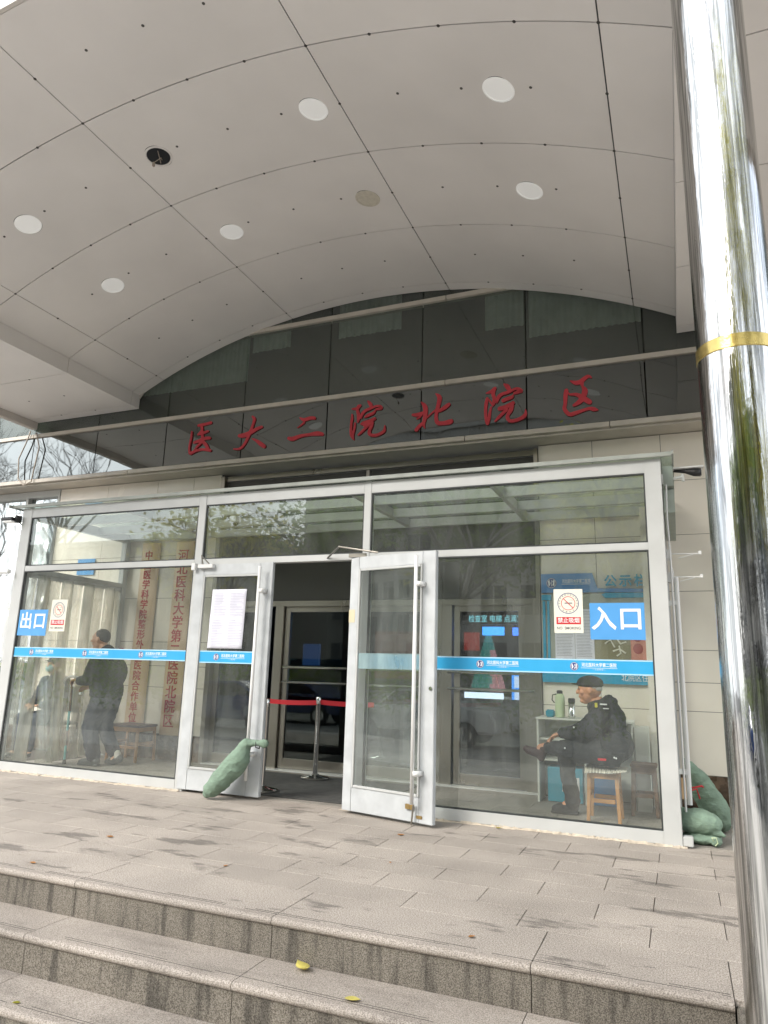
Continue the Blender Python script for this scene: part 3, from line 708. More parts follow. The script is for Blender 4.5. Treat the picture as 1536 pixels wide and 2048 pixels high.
downlight(-5.92, 5.685, 'white round canopy light nearest to the left flat soffit and the facade')
downlight(-4.30, 5.70, 'white round canopy light between the open wiring hole and the sign')
downlight(-4.28, 4.46, 'open round light hole with loose wires hanging out of the canopy', 'hole')
downlight(-2.63, 4.465, 'white round canopy light high in the middle of the vault beside a seam')
downlight(-2.66, 5.70, 'yellowed beige round canopy light in the middle of the vault', 'beige')
downlight(-1.02, 4.46, 'largest white round canopy light, nearest the camera beside the steel column')
downlight(-1.02, 5.69, 'white round canopy light nearest the steel column and the facade')

KC = 1.0145
for o in [q for q in bpy.data.objects if q.parent is None and q.get('category') in ('canopy', 'ceiling light')]:
    o.location = Vector((0, 0, 1.246)) + (o.location - Vector((0, 0, 1.246))) * KC; o.scale = (KC,) * 3

# column
colm = thing('steel_column', 'polished stainless steel column with scratched film and a gold band', 'column', (.297, 3.062, -.585))
m_ = MB(); m_.lathe(.297, 3.062, [(.151, -.585), (.151, 4.88)], 96); o = m_.build('shaft', M_['column'], colm); shade_angle(o.data)
m_ = MB(); m_.lathe(.297, 3.062, [(.1515, 2.548), (.1545, 2.551), (.1545, 2.603), (.1515, 2.606)], 96); o = m_.build('gold_band', M_['goldband'], colm); shade_angle(o.data)
m_ = MB(); m_.lathe(.297, 3.062, [(.24, -.584), (.24, -.57), (.17, -.54), (.1525, -.52)], 64); o = m_.build('base_ring', M_['steel'], colm); shade_angle(o.data)

# ------------------------------------------------------------------ glass vestibule
ves = thing('glass_vestibule', 'white framed glass entrance vestibule on the granite platform', 'vestibule', (-3.75, 6.2, 0))
F = M_['frame']
Y0, Y1 = 6.2, 6.29
for x0_, x1_, nm in ((-7.462, -7.305, 'post'), (-4.86, -4.765, 'post'), (-2.80, -2.725, 'post'), (-.178, -.045, 'post')):
    if x0_ < -4 and x0_ > -5: x0_, x1_ = -4.795, -4.70
    MB().box(x0_, x1_, Y0, Y1, .0, 3.085).build('post', F, ves, bevel=.004)
px_ = [(-7.305, -4.795), (-4.70, -2.80), (-2.725, -.178)]
for a_, b_ in px_:
    MB().box(a_, b_, Y0 + .003, Y1 - .003, 2.965, 3.082).build('top_rail', F, ves, bevel=.003)
    MB().box(a_, b_, Y0 + .003, Y1 - .003, 2.298, 2.362).build('transom_rail', F, ves, bevel=.003)
    MB().box(a_ + .012, b_ - .012, 6.213, 6.221, 2.374, 2.953).build('glass_pane', M_['glass'], ves)
    g = MB(); g.box(a_, a_ + .012, 6.206, 6.24, 2.362, 2.965); g.box(b_ - .012, b_, 6.206, 6.24, 2.362, 2.965); g.box(a_ + .012, b_ - .012, 6.206, 6.24, 2.362, 2.374); g.box(a_ + .012, b_ - .012, 6.206, 6.24, 2.953, 2.965)
    g.build('gasket', M_['frame_in'], ves)
for a_, b_ in ((-7.305, -4.795), (-2.725, -.178)):
    MB().box(a_, b_, Y0 + .003, Y1 - .003, .012, .106).build('bottom_rail', F, ves, bevel=.003)
    MB().box(a_ + .012, b_ - .012, 6.213, 6.221, .118, 2.286).build('glass_pane', M_['glass'], ves)
    g = MB(); g.box(a_, a_ + .012, 6.206, 6.24, .106, 2.298); g.box(b_ - .012, b_, 6.206, 6.24, .106, 2.298); g.box(a_ + .012, b_ - .012, 6.206, 6.24, .106, .118); g.box(a_ + .012, b_ - .012, 6.206, 6.24, 2.286, 2.298)
    g.build('gasket', M_['frame_in'], ves)
# roof
MB().box(-7.60, .056, 6.175, 8.045, 3.098, 3.118).build('roof_glass', M_['glass_r'], ves)
f = MB(); f.box(-7.61, .06, 6.15, 6.175, 3.088, 3.124); f.box(-7.62, -7.60, 6.11, 8.045, 3.09, 3.124); f.box(.045, .06, 6.11, 8.045, 3.09, 3.124)
f.build('roof_edge', mat('roof_edge', (.32, .34, .31), .5, var=.15), ves)
f = MB()
for y in (6.80, 7.42, 8.0): f.box(-7.38, -.13, y - .025, y + .025, 2.985, 3.085)
f.build('roof_beam', F, ves, bevel=.004)
for x in (-5.95, -4.45, -3.0, -1.55): MB().box(x - .03, x + .03, 6.29, 7.975, 2.99, 3.09).build('roof_beam', F, ves, bevel=.004)
# side walls
for nm, xa, xb in (('left', -7.46, -7.37), ('right', -.135, -.045)):
    MB().box(xa, xb, 7.94, 8.028, 0, 3.085).build('post', F, ves, bevel=.004)
    MB().box(xa, xb, 6.29, 7.94, 2.965, 3.082).build('side_rail', F, ves, bevel=.003)
    MB().box(xa, xb, 6.29, 7.94, 2.298, 2.362).build('side_rail', F, ves, bevel=.003)
    xm = (xa + xb) / 2
    MB().box(xm - .004, xm + .004, 6.30, 7.93, 2.362, 2.965).build('glass_pane', M_['glass'], ves)
MB().box(-.125, -.05, 6.29, 7.94, .012, .10).build('side_rail', F, ves, bevel=.003)
MB().box(-.094, -.086, 6.36, 7.84, .19, 2.20).build('glass_pane', M_['glass'], ves)
f = MB(); f.box(-.125, -.05, 6.292, 6.36, .10, 2.298); f.box(-.125, -.05, 7.84, 7.938, .10, 2.298); f.box(-.12, -.055, 6.36, 7.84, .10, .19); f.box(-.12, -.055, 6.36, 7.84, 2.20, 2.298)
f.build('side_door', M_['doorpaint'], ves, bevel=.003)
# mortar line at foot, crumbly
m_ = MB(); x = -7.5
while x < -.02:
    if -4.74 < x < -2.95: x += .03; continue
    wd = rnd.uniform(.02, .07); d_ = rnd.uniform(.012, .05); m_.add([(x, 6.2 - d_, .0015), (x + wd, 6.2 - d_ * rnd.uniform(.6, 1.1), .0015), (x + wd, 6.203, rnd.uniform(.008, .022)), (x, 6.203, rnd.uniform(.008, .022)), (x, 6.203, .0005), (x + wd, 6.203, .0005)], [(0, 1, 2, 3), (0, 3, 4), (1, 5, 2)])
    x += wd * .98
m_.build('mortar_line', M_['mortar'], ves)
MB().box(-.043, .03, 6.2, 6.27, .012, .085).build('foot_block', F, ves, bevel=.006)
f = MB(); f.box(-.04, .05, 6.5, 7.9, 2.67, 2.88); f.box(-.035, .05, 6.45, 7.9, 2.9, 3.085)
f.build('gutter_box', mat('gutter', (.36, .40, .36), .5, var=.1), ves, bevel=.003)

def build_door(M, name, L_, zb=.025, zt=2.30, stile_l=.115, stile_r=.15, bot=.20, top=.115, handle_s=None, band=None, hy=-.085):
    """leaf in local coordinates: s along x (0..L), y thickness, then matrix M"""
    def tr(mb_):
        mb_.v = [tuple(M @ Vector(p)) for p in mb_.v]; return mb_
    d = MB(); th = .045
    d.box(0, stile_l, 0, th, zb, zt); d.box(L_ - stile_r, L_, 0, th, zb, zt)
    d.box(stile_l, L_ - stile_r, .001, th - .001, zt - top, zt - .001); d.box(stile_l, L_ - stile_r, .001, th - .001, zb + .001, zb + bot)
    o_ = tr(d).build(name, M_['doorpaint'], ves, bevel=.004)
    bd = MB(); q = .022
    a_, b_, c_, e_ = stile_l, L_ - stile_r, zb + bot, zt - top
    bd.box(a_, a_ + q, -.006, .02, c_, e_); bd.box(b_ - q, b_, -.006, .02, c_, e_); bd.box(a_ + q, b_ - q, -.006, .02, c_, c_ + q); bd.box(a_ + q, b_ - q, -.006, .02, e_ - q, e_)
    tr(bd).build('glazing_bead', M_['frame'], o_, bevel=.004)
    tr(MB().box(a_ + q, b_ - q, .014, .022, c_ + q, e_ - q)).build('glass', M_['glass'], o_)
    hs = handle_s
    hb = MB(); hb.tube([(hs, hy, .18), (hs, hy, 2.25)], .017, 16)
    for z in (2.0, .42): hb.box(hs - .002, hs + .055, hy - .012, .0, z - .02, z + .02)
    ho = tr(hb).build('handle', M_['handle'], o_, bevel=.0)
    for p in ho.data.polygons: p.use_smooth = len(p.vertices) == 4 and p.area < .1
    hb = MB(); hb.tube([(hs, th + .08, .18), (hs, th + .08, 2.25)], .017, 16)
    for z in (2.0, .42): hb.box(hs - .002, hs + .04, th, th + .09, z - .02, z + .02)
    tr(hb).build('handle', M_['handle'], o_)
    return o_, tr
D1 = Matrix.Translation((-4.757, 6.185, 0))
door1, tr1 = build_door(D1, 'door', .965, handle_s=.862)
Lp = Vector((-2.86, 6.08, 0)); Rp = Vector((-1.93, 5.85, 0)); dx = (Rp - Lp).normalized()
D2 = Matrix(((dx.x, -dx.y, 0, Lp.x), (dx.y, dx.x, 0, Lp.y), (0, 0, 1, 0), (0, 0, 0, 1)))
door2, tr2 = build_door(D2, 'door', .96, handle_s=.808, stile_l=.10, stile_r=.135)
# closers
c = MB(); c.box(.06, .25, -.05, -.001, 2.255, 2.295); c.box(-.02, .03, -.055, -.005, 2.235, 2.31)
tr1(c).build('door_closer', M_['handle'], door1, bevel=.004)
c = MB(); c.tube([(-4.64, 6.15, 2.30), (-4.60, 6.06, 2.375), (-4.56, 6.15, 2.30)], .008, 8); c.build('closer_arm', M_['steel'], door1)
c = MB(); c.tube([(-3.18, 6.2, 2.325), (-2.97, 6.02, 2.40), (-2.55, 6.0, 2.325)], .009, 8); c.box(-2.88, -2.70, 6.06, 6.08, 2.30, 2.335); c.build('closer_arm', M_['steel'], door2)
c = MB(); c.disc((.76, 0, .145), (0, -1, 0), .022, .02, 16); c.box(.70, .745, -.022, -.001, .125, .165); c.box(.80, .86, -.006, -.001, .06, .085); tr2(c).build('lock', mat('brass', (.5, .36, .16), .3, metal=1), door2, bevel=.002)
c = MB(); c.tube([(.79, -.03, .17), (.775, -.035, .01)], .008, 8); tr2(c).build('floor_bolt', M_['steel'], door2)
c = MB(); c.disc((.925, 0, 1.11), (0, -1, 0), .016, .01, 14); tr2(c).build('cylinder_lock', M_['chrome'], door2)
tr2(MB().box(.123, .815, .0085, .0125, 1.258, 1.398)).build('frosted_band', glass('frosted', (.6, .7, .72), .05, rough=.3, haze=.45, hazecol=(.35, .48, .50)), door2)
tr2(MB().box(.0, .07, -.0025, -.0005, 1.68, 1.80)).build('tape_patch', mat('tape', (.56, .50, .34), .6), door2)
# side door hardware, sticking out on the right
c = MB(); c.tube([(.022, 6.5, .27), (.022, 6.5, 2.10)], .020, 16); c.box(-.045, .022, 6.48, 6.52, 1.86, 1.90); c.box(-.045, .022, 6.48, 6.52, .50, .54)
c.build('handle', M_['handle'], ves)
c = MB()
for z in (2.305, 2.105):
    c.tube([(-.02, 6.5, z), (.23, 6.5, z - .005)], .006, 8); c.tube([(.05, 6.5, z - .04), (.17, 6.5, z - .01)], .004, 6); c.box(-.045, -.002, 6.46, 6.54, z - .05, z + .035); c.box(.21, .235, 6.49, 6.51, z - .012, z + .018)
c.build('closer_arm', M_['handle'], ves, bevel=.002)
c = MB(); c.tube([(-.012, 6.40, 2.9), (-.02, 6.40, 2.6), (-.012, 6.4, 2.3), (-.01, 6.4, .1)], .008, 8)
c.tube([(-.02, 6.42, 2.25), (.005, 6.42, 2.12), (-.015, 6.42, 2.0)], .004, 6); c.build('conduit', M_['handle'], ves)

# ------------------------------------------------------------------ stickers on the glass
def sticker(name, label, cat, x0, x1, z0, z1, mt, group=None, y=6.2125, th=.0012, skew=0):
    t_ = thing(name, label, cat, ((x0 + x1) / 2, y, z0), group)
    m_ = MB(); m_.add([(x0, y - th, z0), (x1, y - th, z0), (x1 + skew, y - th, z1), (x0 + skew, y - th, z1), (x0, y, z0), (x1, y, z0), (x1 + skew, y, z1), (x0 + skew, y, z1)], [(0, 1, 2, 3), (7, 6, 5, 4), (0, 4, 5, 1), (1, 5, 6, 2), (2, 6, 7, 3), (3, 7, 4, 0)])
    m_.build('sheet', mt, t_); return t_
t = sticker('exit_sign', 'blue sign reading 出口 stuck to the left glass pane', 'sign', -7.288, -6.835, 1.528, 1.832, M_['blue'])
text('出', .205, -7.168, 6.210, 1.69, M_['white'], t, bold=.004, sx=1.0); text('口', .205, -6.952, 6.210, 1.69, M_['white'], t, bold=.004, sx=1.0)
t = sticker('entrance_sign', 'blue sign reading 入口 stuck to the right glass pane', 'sign', -.672, -.235, 1.553, 1.858, M_['blue'])
text('入', .205, -.560, 6.210, 1.715, M_['white'], t, bold=.004); text('口', .205, -.345, 6.210, 1.715, M_['white'], t, bold=.004)

def ringmesh(m_, cx, cz, y, r, w_, n=40):
    vv = []; 
    for rr in (r, r - w_):
        for k in range(n): vv.append((cx + rr * math.cos(2 * math.pi * k / n), y, cz + rr * math.sin(2 * math.pi * k / n)))
    m_.add(vv, [(k, (k + 1) % n, n + (k + 1) % n, n + k) for k in range(n)])
def nosmoking(label, x0, x1, z0, z1):
    t_ = sticker('no_smoking_sign', label, 'sign', x0, x1, z0, z1, M_['cream'], 'no smoking cards on the glass')
    W = x1 - x0; cx = (x0 + x1) / 2; H_ = z1 - z0; y = 6.2105; cz = z0 + H_ * .675; r = W * .37
    m_ = MB(); ringmesh(m_, cx, cz, y, r, .005); m_.build('outer_ring', M_['navy'], t_)
    m_ = MB(); ringmesh(m_, cx, cz, y, r * .66, .005)
    q = r * .66 * .707; m_.add([(cx - q - .002, y - .0003, cz + q - .002), (cx - q + .003, y - .0003, cz + q + .003), (cx + q + .002, y - .0003, cz - q + .002), (cx + q - .003, y - .0003, cz - q - .003)], [(0, 1, 2, 3)])
    m_.build('ban_ring', M_['signred'], t_)
    m_ = MB(); m_.add([(cx - .03, y, cz - .003), (cx + .035, y, cz - .003), (cx + .035, y, cz + .005), (cx - .03, y, cz + .005)], [(0, 1, 2, 3)])
    for k in range(5): m_.add([(cx + .012 + k * .007, y, cz + .022 + (k % 2) * .008), (cx + .02 + k * .007, y, cz + .022 + ((k + 1) % 2) * .008), (cx + .02 + k * .007, y, cz + .0245 + ((k + 1) % 2) * .008), (cx + .012 + k * .007, y, cz + .0245 + (k % 2) * .008)], [(0, 1, 2, 3)])
    m_.build('cigarette', M_['ink'], t_)
    for body, a0, a1 in (('石家庄市爱国卫生运动委员会', 200, -20), ('控烟标志', 235, 305)):
        nn = len(body)
        for k, ch in enumerate(body):
            an = R_(a0 + (a1 - a0) * k / (nn - 1)); rr = r * .83
            text(ch, W * .058, 0, 0, 0, M_['ink'], t_, 'ring_lettering', ext=.0002, M=Matrix.Translation((cx + rr * math.cos(an), y, cz + rr * math.sin(an))) @ Matrix.Rotation(-(an - math.pi / 2) if a0 == 200 else -(an + math.pi / 2), 4, 'Y'))
    m_ = MB(); m_.box(x0 + W * .08, x1 - W * .08, y, y + .001, z0 + H_ * .195, z0 + H_ * .36); m_.build('red_panel', M_['signred'], t_)
    text('禁止吸烟', W * .19, cx, 6.2098, z0 + H_ * .278, M_['white'], t_, bold=.0005, ext=.0003)
    text('NO  SMOKING', W * .135, cx, 6.2105, z0 + H_ * .105, M_['ink'], t_, bold=.0003, ext=.0003, sx=.92)
nosmoking('cream no smoking card on the left glass pane beside the exit sign', -6.79, -6.55, 1.58, 1.948)
nosmoking('cream no smoking card on the right glass pane beside the entrance sign', -.970, -.727, 1.606, 1.979)

def emblem(x, z, y, r, par, ring=M_['navy'], fg=M_['white']):
    m_ = MB(); m_.disc((x, y, z), (0, -1, 0), r, .0006, 24); m_.build('emblem', ring, par)
    m_ = MB(); ringmesh(m_, x, z, y - .0009, r * .92, r * .08)
    for sx_ in (-1, 1):
        m_.add([(x + sx_ * r * .62, y - .0009, z + r * .45), (x + sx_ * r * .35, y - .0009, z + r * .62), (x + sx_ * r * .28, y - .0009, z - r * .45), (x + sx_ * r * .55, y - .0009, z - r * .55)], [(0, 1, 2, 3)])
    pts = smooth_path([(x, z + r * .55), (x + r * .16, z + r * .3), (x - r * .13, z), (x + r * .12, z - r * .3), (x, z - r * .6)])
    for p, q in zip(pts[:-1], pts[1:]): m_.add([(p[0] - r * .07, y - .001, p[1]), (p[0] + r * .07, y - .001, p[1]), (q[0] + r * .07, y - .001, q[1]), (q[0] - r * .07, y - .001, q[1])], [(0, 1, 2, 3)])
    m_.build('emblem_print', fg, par)
def strip(label, x0, x1, ex, z0=1.283, z1=1.392, y=6.2125, lscale=1.0):
    t_ = sticker('blue_band', label, 'glass band', x0, x1, z0, z1, M_['strip'], 'blue printed bands on the glass', y=y)
    m_ = MB(); m_.box(x0, x1, y - .002, y - .0013, z1 - .009, z1 + .002); m_.box(x0, x1, y - .002, y - .0013, z0 - .002, z0 + .009); m_.build('pale_edge', mat('pale_edge', srgb(165, 205, 230), .4), t_)
    zc = (z0 + z1) / 2
    for x in ex:
        emblem(x, zc, y - .0015, .035, t_)
        text('河北医科大学第二医院', .036 * lscale, x + .20 * lscale, y - .0015, zc + .012, M_['white'], t_, ext=.0002, bold=.0004, sx=.78)
        m_ = MB(); m_.box(x + .055, x + .055 + .29 * lscale, y - .0016, y - .0013, zc - .0125, zc - .010); m_.build('underline', M_['white'], t_)
        text('— 人 民 医 院 —', .014, x + .2 * lscale, y - .0015, zc - .024, M_['white'], t_, ext=.0001)
strip('blue band with hospital emblems across the left glass pane', -7.36, -4.803, [-7.015, -6.20, -5.40])
strip('short blue band with one emblem on the glass of the left door', -4.615, -3.93, [-4.41], y=6.197, z0=1.273, z1=1.393)
strip('blue band with two emblems across the right glass pane by the seated man', -2.71, -.185, [-1.624, -.813], z0=1.270, z1=1.388)

# paper sheets on the left door
t = thing('notice_sheet', 'tall folded white printed notice taped inside the left door glass', 'notice', (-4.31, 6.195, 1.4))
m_ = MB(); nx_, nz_ = 8, 16; vv = []
for j in range(nz_ + 1):
    for i in range(nx_ + 1):
        u_, v_ = i / nx_, j / nz_; x = -4.525 + .425 * u_ - .0 * v_; x += .012 * (v_ - .5)
        vv.append((x, 6.1945 - .004 * math.exp(-((u_ - .5) * 9) ** 2) - .003 * math.exp(-((v_ - .5) * 14) ** 2) + .0012 * math.sin(v_ * 9 + u_ * 4), 1.42 + .61 * v_))
m_.add(vv, [(j * (nx_ + 1) + i, j * (nx_ + 1) + i + 1, (j + 1) * (nx_ + 1) + i + 1, (j + 1) * (nx_ + 1) + i) for j in range(nz_) for i in range(nx_)])
o = m_.build('sheet', M_['paper'], t, smooth=True); sd_ = o.modifiers.new('s', 'SOLIDIFY'); sd_.thickness = .0006
m_ = MB()
for col in range(2):
    for k in range(34):
        z = 2.0 - k * .0165
        if k in (0, 16, 17): continue
        x = -4.50 + col * .21; xe = x + rnd.choice((.12, .17, .17, .09, .15)); m_.box(x + .01 * (z - 1.7), xe + .01 * (z - 1.7), 6.1884, 6.1888, z, z + .0028)
m_.build('print_lines', mat('faint_print', (.42, .42, .50), .7), t)

# ------------------------------------------------------------------ vertical gold boards
def vboard(label, xc, wd, z0, z1, body, par_y=8.0):
    t_ = thing('name_board', label, 'name board', (xc, par_y, z0), 'tall golden name boards on the left wall')
    n = 16; m_ = MB(); vv = []
    for z in (z0, z1):
        for k in range(n + 1):
            a_ = math.pi * k / n; vv.append((xc - wd / 2 * math.cos(a_), par_y + .03 - .045 * math.sin(a_), z))
    ff = [(k, k + 1, n + 2 + k, n + 1 + k) for k in range(n)] + [tuple(range(n + 1)), tuple(range(2 * n + 1, n, -1)), (0, n + 1, 2 * n + 1, n)]
    m_.add(vv, ff); o_ = m_.build('board', M_['gold'], t_); shade_angle(o_.data)
    nn = len(body); pit = (z1 - z0 - .2) / nn; s_ = min(pit * .98, wd * .62)
    for k, ch in enumerate(body): text(ch, s_, xc, par_y - .0165, z1 - .12 - pit * (k + .5), M_['redtext'], t_, 'character', ext=.003, bold=.002)
vboard('golden name board with seventeen small red characters, farther from the door', -6.98, .33, .36, 2.95, '中国医学科学院整形外科医院合作单位')
vboard('golden name board with thirteen larger red characters, nearer to the door', -6.37, .33, .32, 2.95, '河北医科大学第二医院北院区')
o = MB().box(-8.36, -8.03, 8.025, 8.04, 2.52, 2.76).build('blue_notice', M_['blue']); tag(o, 'small blue notice plate on the tiled wall left of the vestibule', 'notice')
t = thing('red_notice', 'red and white poster on the wall behind the standing man', 'poster', (-7.4, 8.03, 1.15))
MB().box(-7.62, -7.30, 8.02, 8.03, 1.1, 1.45).build('sheet', mat('rednotice', srgb(190, 90, 90), .6, var=.2, vscale=14), t)
m_ = MB()
for k in range(3): m_.box(-7.60 + k * .10, -7.53 + k * .10, 8.012, 8.02, 1.12, 1.22)
m_.build('white_slips', M_['white'], t)

# ------------------------------------------------------------------ strip curtain (left opening)
t = thing('strip_curtain', 'clear plastic strip curtain hanging in the left side opening', 'strip curtain', (-7.41, 7.1, 2.29))
for k in range(9):
    yc = 6.40 + k * .19; m_ = MB(); vv = []; nz2, ny2 = 14, 6; ph = rnd.random() * 6
    for j in range(nz2 + 1):
        for i in range(ny2 + 1):
            u_ = i / ny2 - .5; v_ = j / nz2
            sw = (1 - v_) * (.05 * math.sin(ph + v_ * 2) + (.16 if k in (2, 3) else .02) * (1 - v_))
            tw = (1 - v_) * .5 * math.sin(ph * 1.7)
            vv.append((-7.415 + .03 * (k % 2) + math.sin(u_ * 3.1) * .0 + math.cos(u_ * 3.1) * .022 + sw + u_ * .2 * math.sin(tw), yc + u_ * .2 * math.cos(tw), .03 + 2.25 * v_))
    m_.add(vv, [(j * (ny2 + 1) + i, j * (ny2 + 1) + i + 1, (j + 1) * (ny2 + 1) + i + 1, (j + 1) * (ny2 + 1) + i) for j in range(nz2) for i in range(ny2)])
    o = m_.build('plastic_strip', M_['pvc2' if k in (0, 2, 4) else 'pvc'], t, smooth=True); q = o.modifiers.new('s', 'SOLIDIFY'); q.thickness = .002
MB().box(-7.45, -7.38, 6.3, 7.93, 2.25, 2.29).build('hanging_rail', M_['frame'], t)

# plastic film over the left window
t_ = MB(); vv = []; nx_, nz_ = 26, 40
for j in range(nz_ + 1):
    for i in range(nx_ + 1):
        u_, v_ = i / nx_, j / nz_; x = -9.85 + .93 * u_; z = 1.2 + 2.35 * v_
        q = Vector((u_ * 6 + v_ * 7, v_ * 3 - u_ * 2, 0)); h = (1 - abs(noise.noise(q)) * 2) * .05 + noise.noise(q * 2.3) * .02
        vv.append((x + .03 * math.sin(v_ * 5), 7.98 - h, z))
t_.add(vv, [(j * (nx_ + 1) + i, j * (nx_ + 1) + i + 1, (j + 1) * (nx_ + 1) + i + 1, (j + 1) * (nx_ + 1) + i) for j in range(nz_) for i in range(nx_)])
o = t_.build('plastic_sheet', M_['film'], smooth=True); q = o.modifiers.new('s', 'SOLIDIFY'); q.thickness = .001
tag(o, 'crinkled clear plastic sheet covering the window left of the vestibule', 'plastic sheet')

# ------------------------------------------------------------------ lamp, CCTV, cable
t = thing('wall_lamp', 'small black edged lamp on the outside of the left vestibule post', 'lamp', (-7.56, 6.15, 2.93))
MB().box(-7.69, -7.50, 6.08, 6.20, 2.925, 2.965).build('housing', M_['black'], t, bevel=.008)
MB().box(-7.675, -7.52, 6.09, 6.19, 2.905, 2.924).build('lens', M_['lens'], t, bevel=.006)
m_ = MB(); m_.box(-7.50, -7.463, 6.12, 6.20, 2.90, 2.99); m_.tube([(-7.52, 6.16, 2.94), (-7.46, 6.21, 2.88)], .008, 8); m_.build('bracket', M_['black'], t, bevel=.003)
o = MB().box(-7.66, -7.465, 6.11, 6.16, 2.265, 2.315).build('door_closer', M_['handle'], bevel=.01); tag(o, 'white bar shaped closer box outside the left vestibule post', 'door closer')
t = thing('security_camera', 'white hooded security camera with black front on the right vestibule corner', 'security camera', (.0, 6.5, 2.97))
m_ = MB(); m_.box(.05, .30, 6.455, 6.545, 3.055, 3.068); m_.build('hood', M_['handle'], t, bevel=.004)
m_ = MB(); m_.tube([(.06, 6.5, 3.045), (.15, 6.5, 3.035), (.22, 6.5, 3.02), (.275, 6.5, 3.015)], [.012, .018, .034, .036], 16); m_.build('body', M_['black'], t, smooth=True)
m_ = MB(); m_.disc((.274, 6.5, 3.015), (1, 0, 0), .028, .006, 20); m_.build('lens', M_['carglass'], t)
m_ = MB(); m_.tube([(-.045, 6.5, 2.965), (.12, 6.5, 2.985), (.13, 6.5, 3.01)], .014, 10); m_.box(-.045, -.03, 6.45, 6.55, 2.92, 3.01); m_.tube([(.13, 6.5, 2.945), (.13, 6.5, 2.99)], .012, 10); m_.build('bracket', M_['handle'], t)
m_ = MB(); m_.tube([(-.02, 6.47, 2.97), (.03, 6.46, 3.0), (.06, 6.48, 3.04)], .004, 6); m_.build('cable', M_['black'], t)
t = thing('dome_camera', 'small dome camera fixed under the vestibule roof beam', 'security camera', (-4.76, 6.85, 2.95))
m_ = MB(); m_.box(-4.81, -4.71, 6.80, 6.90, 2.90, 2.985); m_.build('base', M_['handle'], t, bevel=.01)
m_ = MB(); m_.ball((-4.76, 6.85, 2.90), .038, (1, 1, 1), 8); m_.build('dome', M_['carglass'], t, smooth=True)
o = MB().tube([(-9.33, 7.67, 4.80), (-9.38, 7.66, 4.6), (-9.49, 7.66, 4.35), (-9.44, 7.66, 4.02), (-9.30, 7.66, 3.9), (-9.15, 7.66, 3.95), (-9.12, 7.66, 4.2), (-9.08, 7.66, 4.5), (-9.2, 7.67, 4.76)], .010, 8).build('hanging_cable', M_['cable'], smooth=True)
tag(o, 'looped brown cable hanging from the left end of the canopy over the glass', 'cable')

# ------------------------------------------------------------------ notice board, right interior
t = thing('notice_board', 'blue framed hospital notice board with raised characters 公示栏 on the tiled wall', 'notice board', (-.9, 8.04, 1.18))
m_ = MB(); m_.box(-1.39, -.303, 8.02, 8.045, 1.18, 2.14); m_.build('panel', M_['boardgrey'], t)
m_ = MB(); m_.prism([(-1.385, 2.155), (-1.385, 2.365), (-.825, 2.365), (-.775, 2.195), (-.303, 2.185), (-.303, 2.150)], 8.0, 8.03); m_.build('header', M_['board'], t)
m_ = MB(); m_.box(-1.39, -.303, 8.0, 8.022, 1.178, 1.285); m_.box(-1.375, -1.345, 8.008, 8.02, 1.285, 2.06); m_.box(-1.325, -1.30, 8.008, 8.02, 1.285, 2.06); m_.box(-1.385, -1.28, 8.006, 8.018, 2.07, 2.13)
m_.prism([(-.735, 2.125), (-.70, 2.09), (-.303, 2.09), (-.303, 2.145), (-.70, 2.145)], 8.008, 8.018); m_.build('cyan_trim', M_['boardcyan'], t)
for k, ch in enumerate('公示栏'): text(ch, .135, -.635 + .155 * k, 7.985, 2.262, M_['boardcyan'], t, 'character', ext=.014, bold=.003)
emblem(-1.27, 2.26, 7.998, .058, t); text('河北医科大学第二医院', .05, -1.0, 7.998, 2.275, M_['white'], t, ext=.0003, sx=.62); MB().box(-1.16, -.85, 7.9975, 7.999, 2.243, 2.247).build('underline', M_['white'], t)
text('北院区住', .085, -.43, 7.998, 1.245, M_['white'], t, ext=.0003, sx=.8)
for k, (x0_, x1_, z0_, z1_) in enumerate(((-1.245, -1.035, 1.43, 1.72), (-1.03, -.83, 1.43, 1.97))):
    MB().box(x0_, x1_, 8.012, 8.0195, z0_, z1_).build('pinned_sheet', M_['paper'], t)
    m_ = MB(); z = z1_ - .03
    while z > z0_ + .02: m_.box(x0_ + .015, x1_ - .015 - rnd.random() * .03, 8.0105, 8.0118, z, z + .003); z -= .016
    m_.build('print_lines', M_['ink'], t)
MB().box(-.825, -.46, 8.012, 8.0195, 1.43, 1.70).build('olive_poster', M_['poster'], t); MB().box(-.457, -.305, 8.012, 8.0195, 1.43, 1.80).build('pink_poster', M_['pink'], t)
m_ = MB()
for pth in ([(-.72, 1.60), (-.66, 1.64), (-.62, 1.56)], [(-.60, 1.66), (-.56, 1.60), (-.50, 1.62)], [(-.64, 1.52), (-.57, 1.545), (-.51, 1.50)], [(-.575, 1.58), (-.56, 1.50), (-.60, 1.47)]):
    m_.tube([(x, 8.009, z) for x, z in pth], .009, 6)
m_.build('brush_strokes', M_['cream'], t)
m_ = MB(); m_.ball((-.385, 8.010, 1.55), .05, (1, .06, 1.1), 8); m_.ball((-.385, 8.009, 1.66), .042, (1, .06, .9), 8); m_.build('red_figure', mat('fig', srgb(150, 60, 55), .6), t)

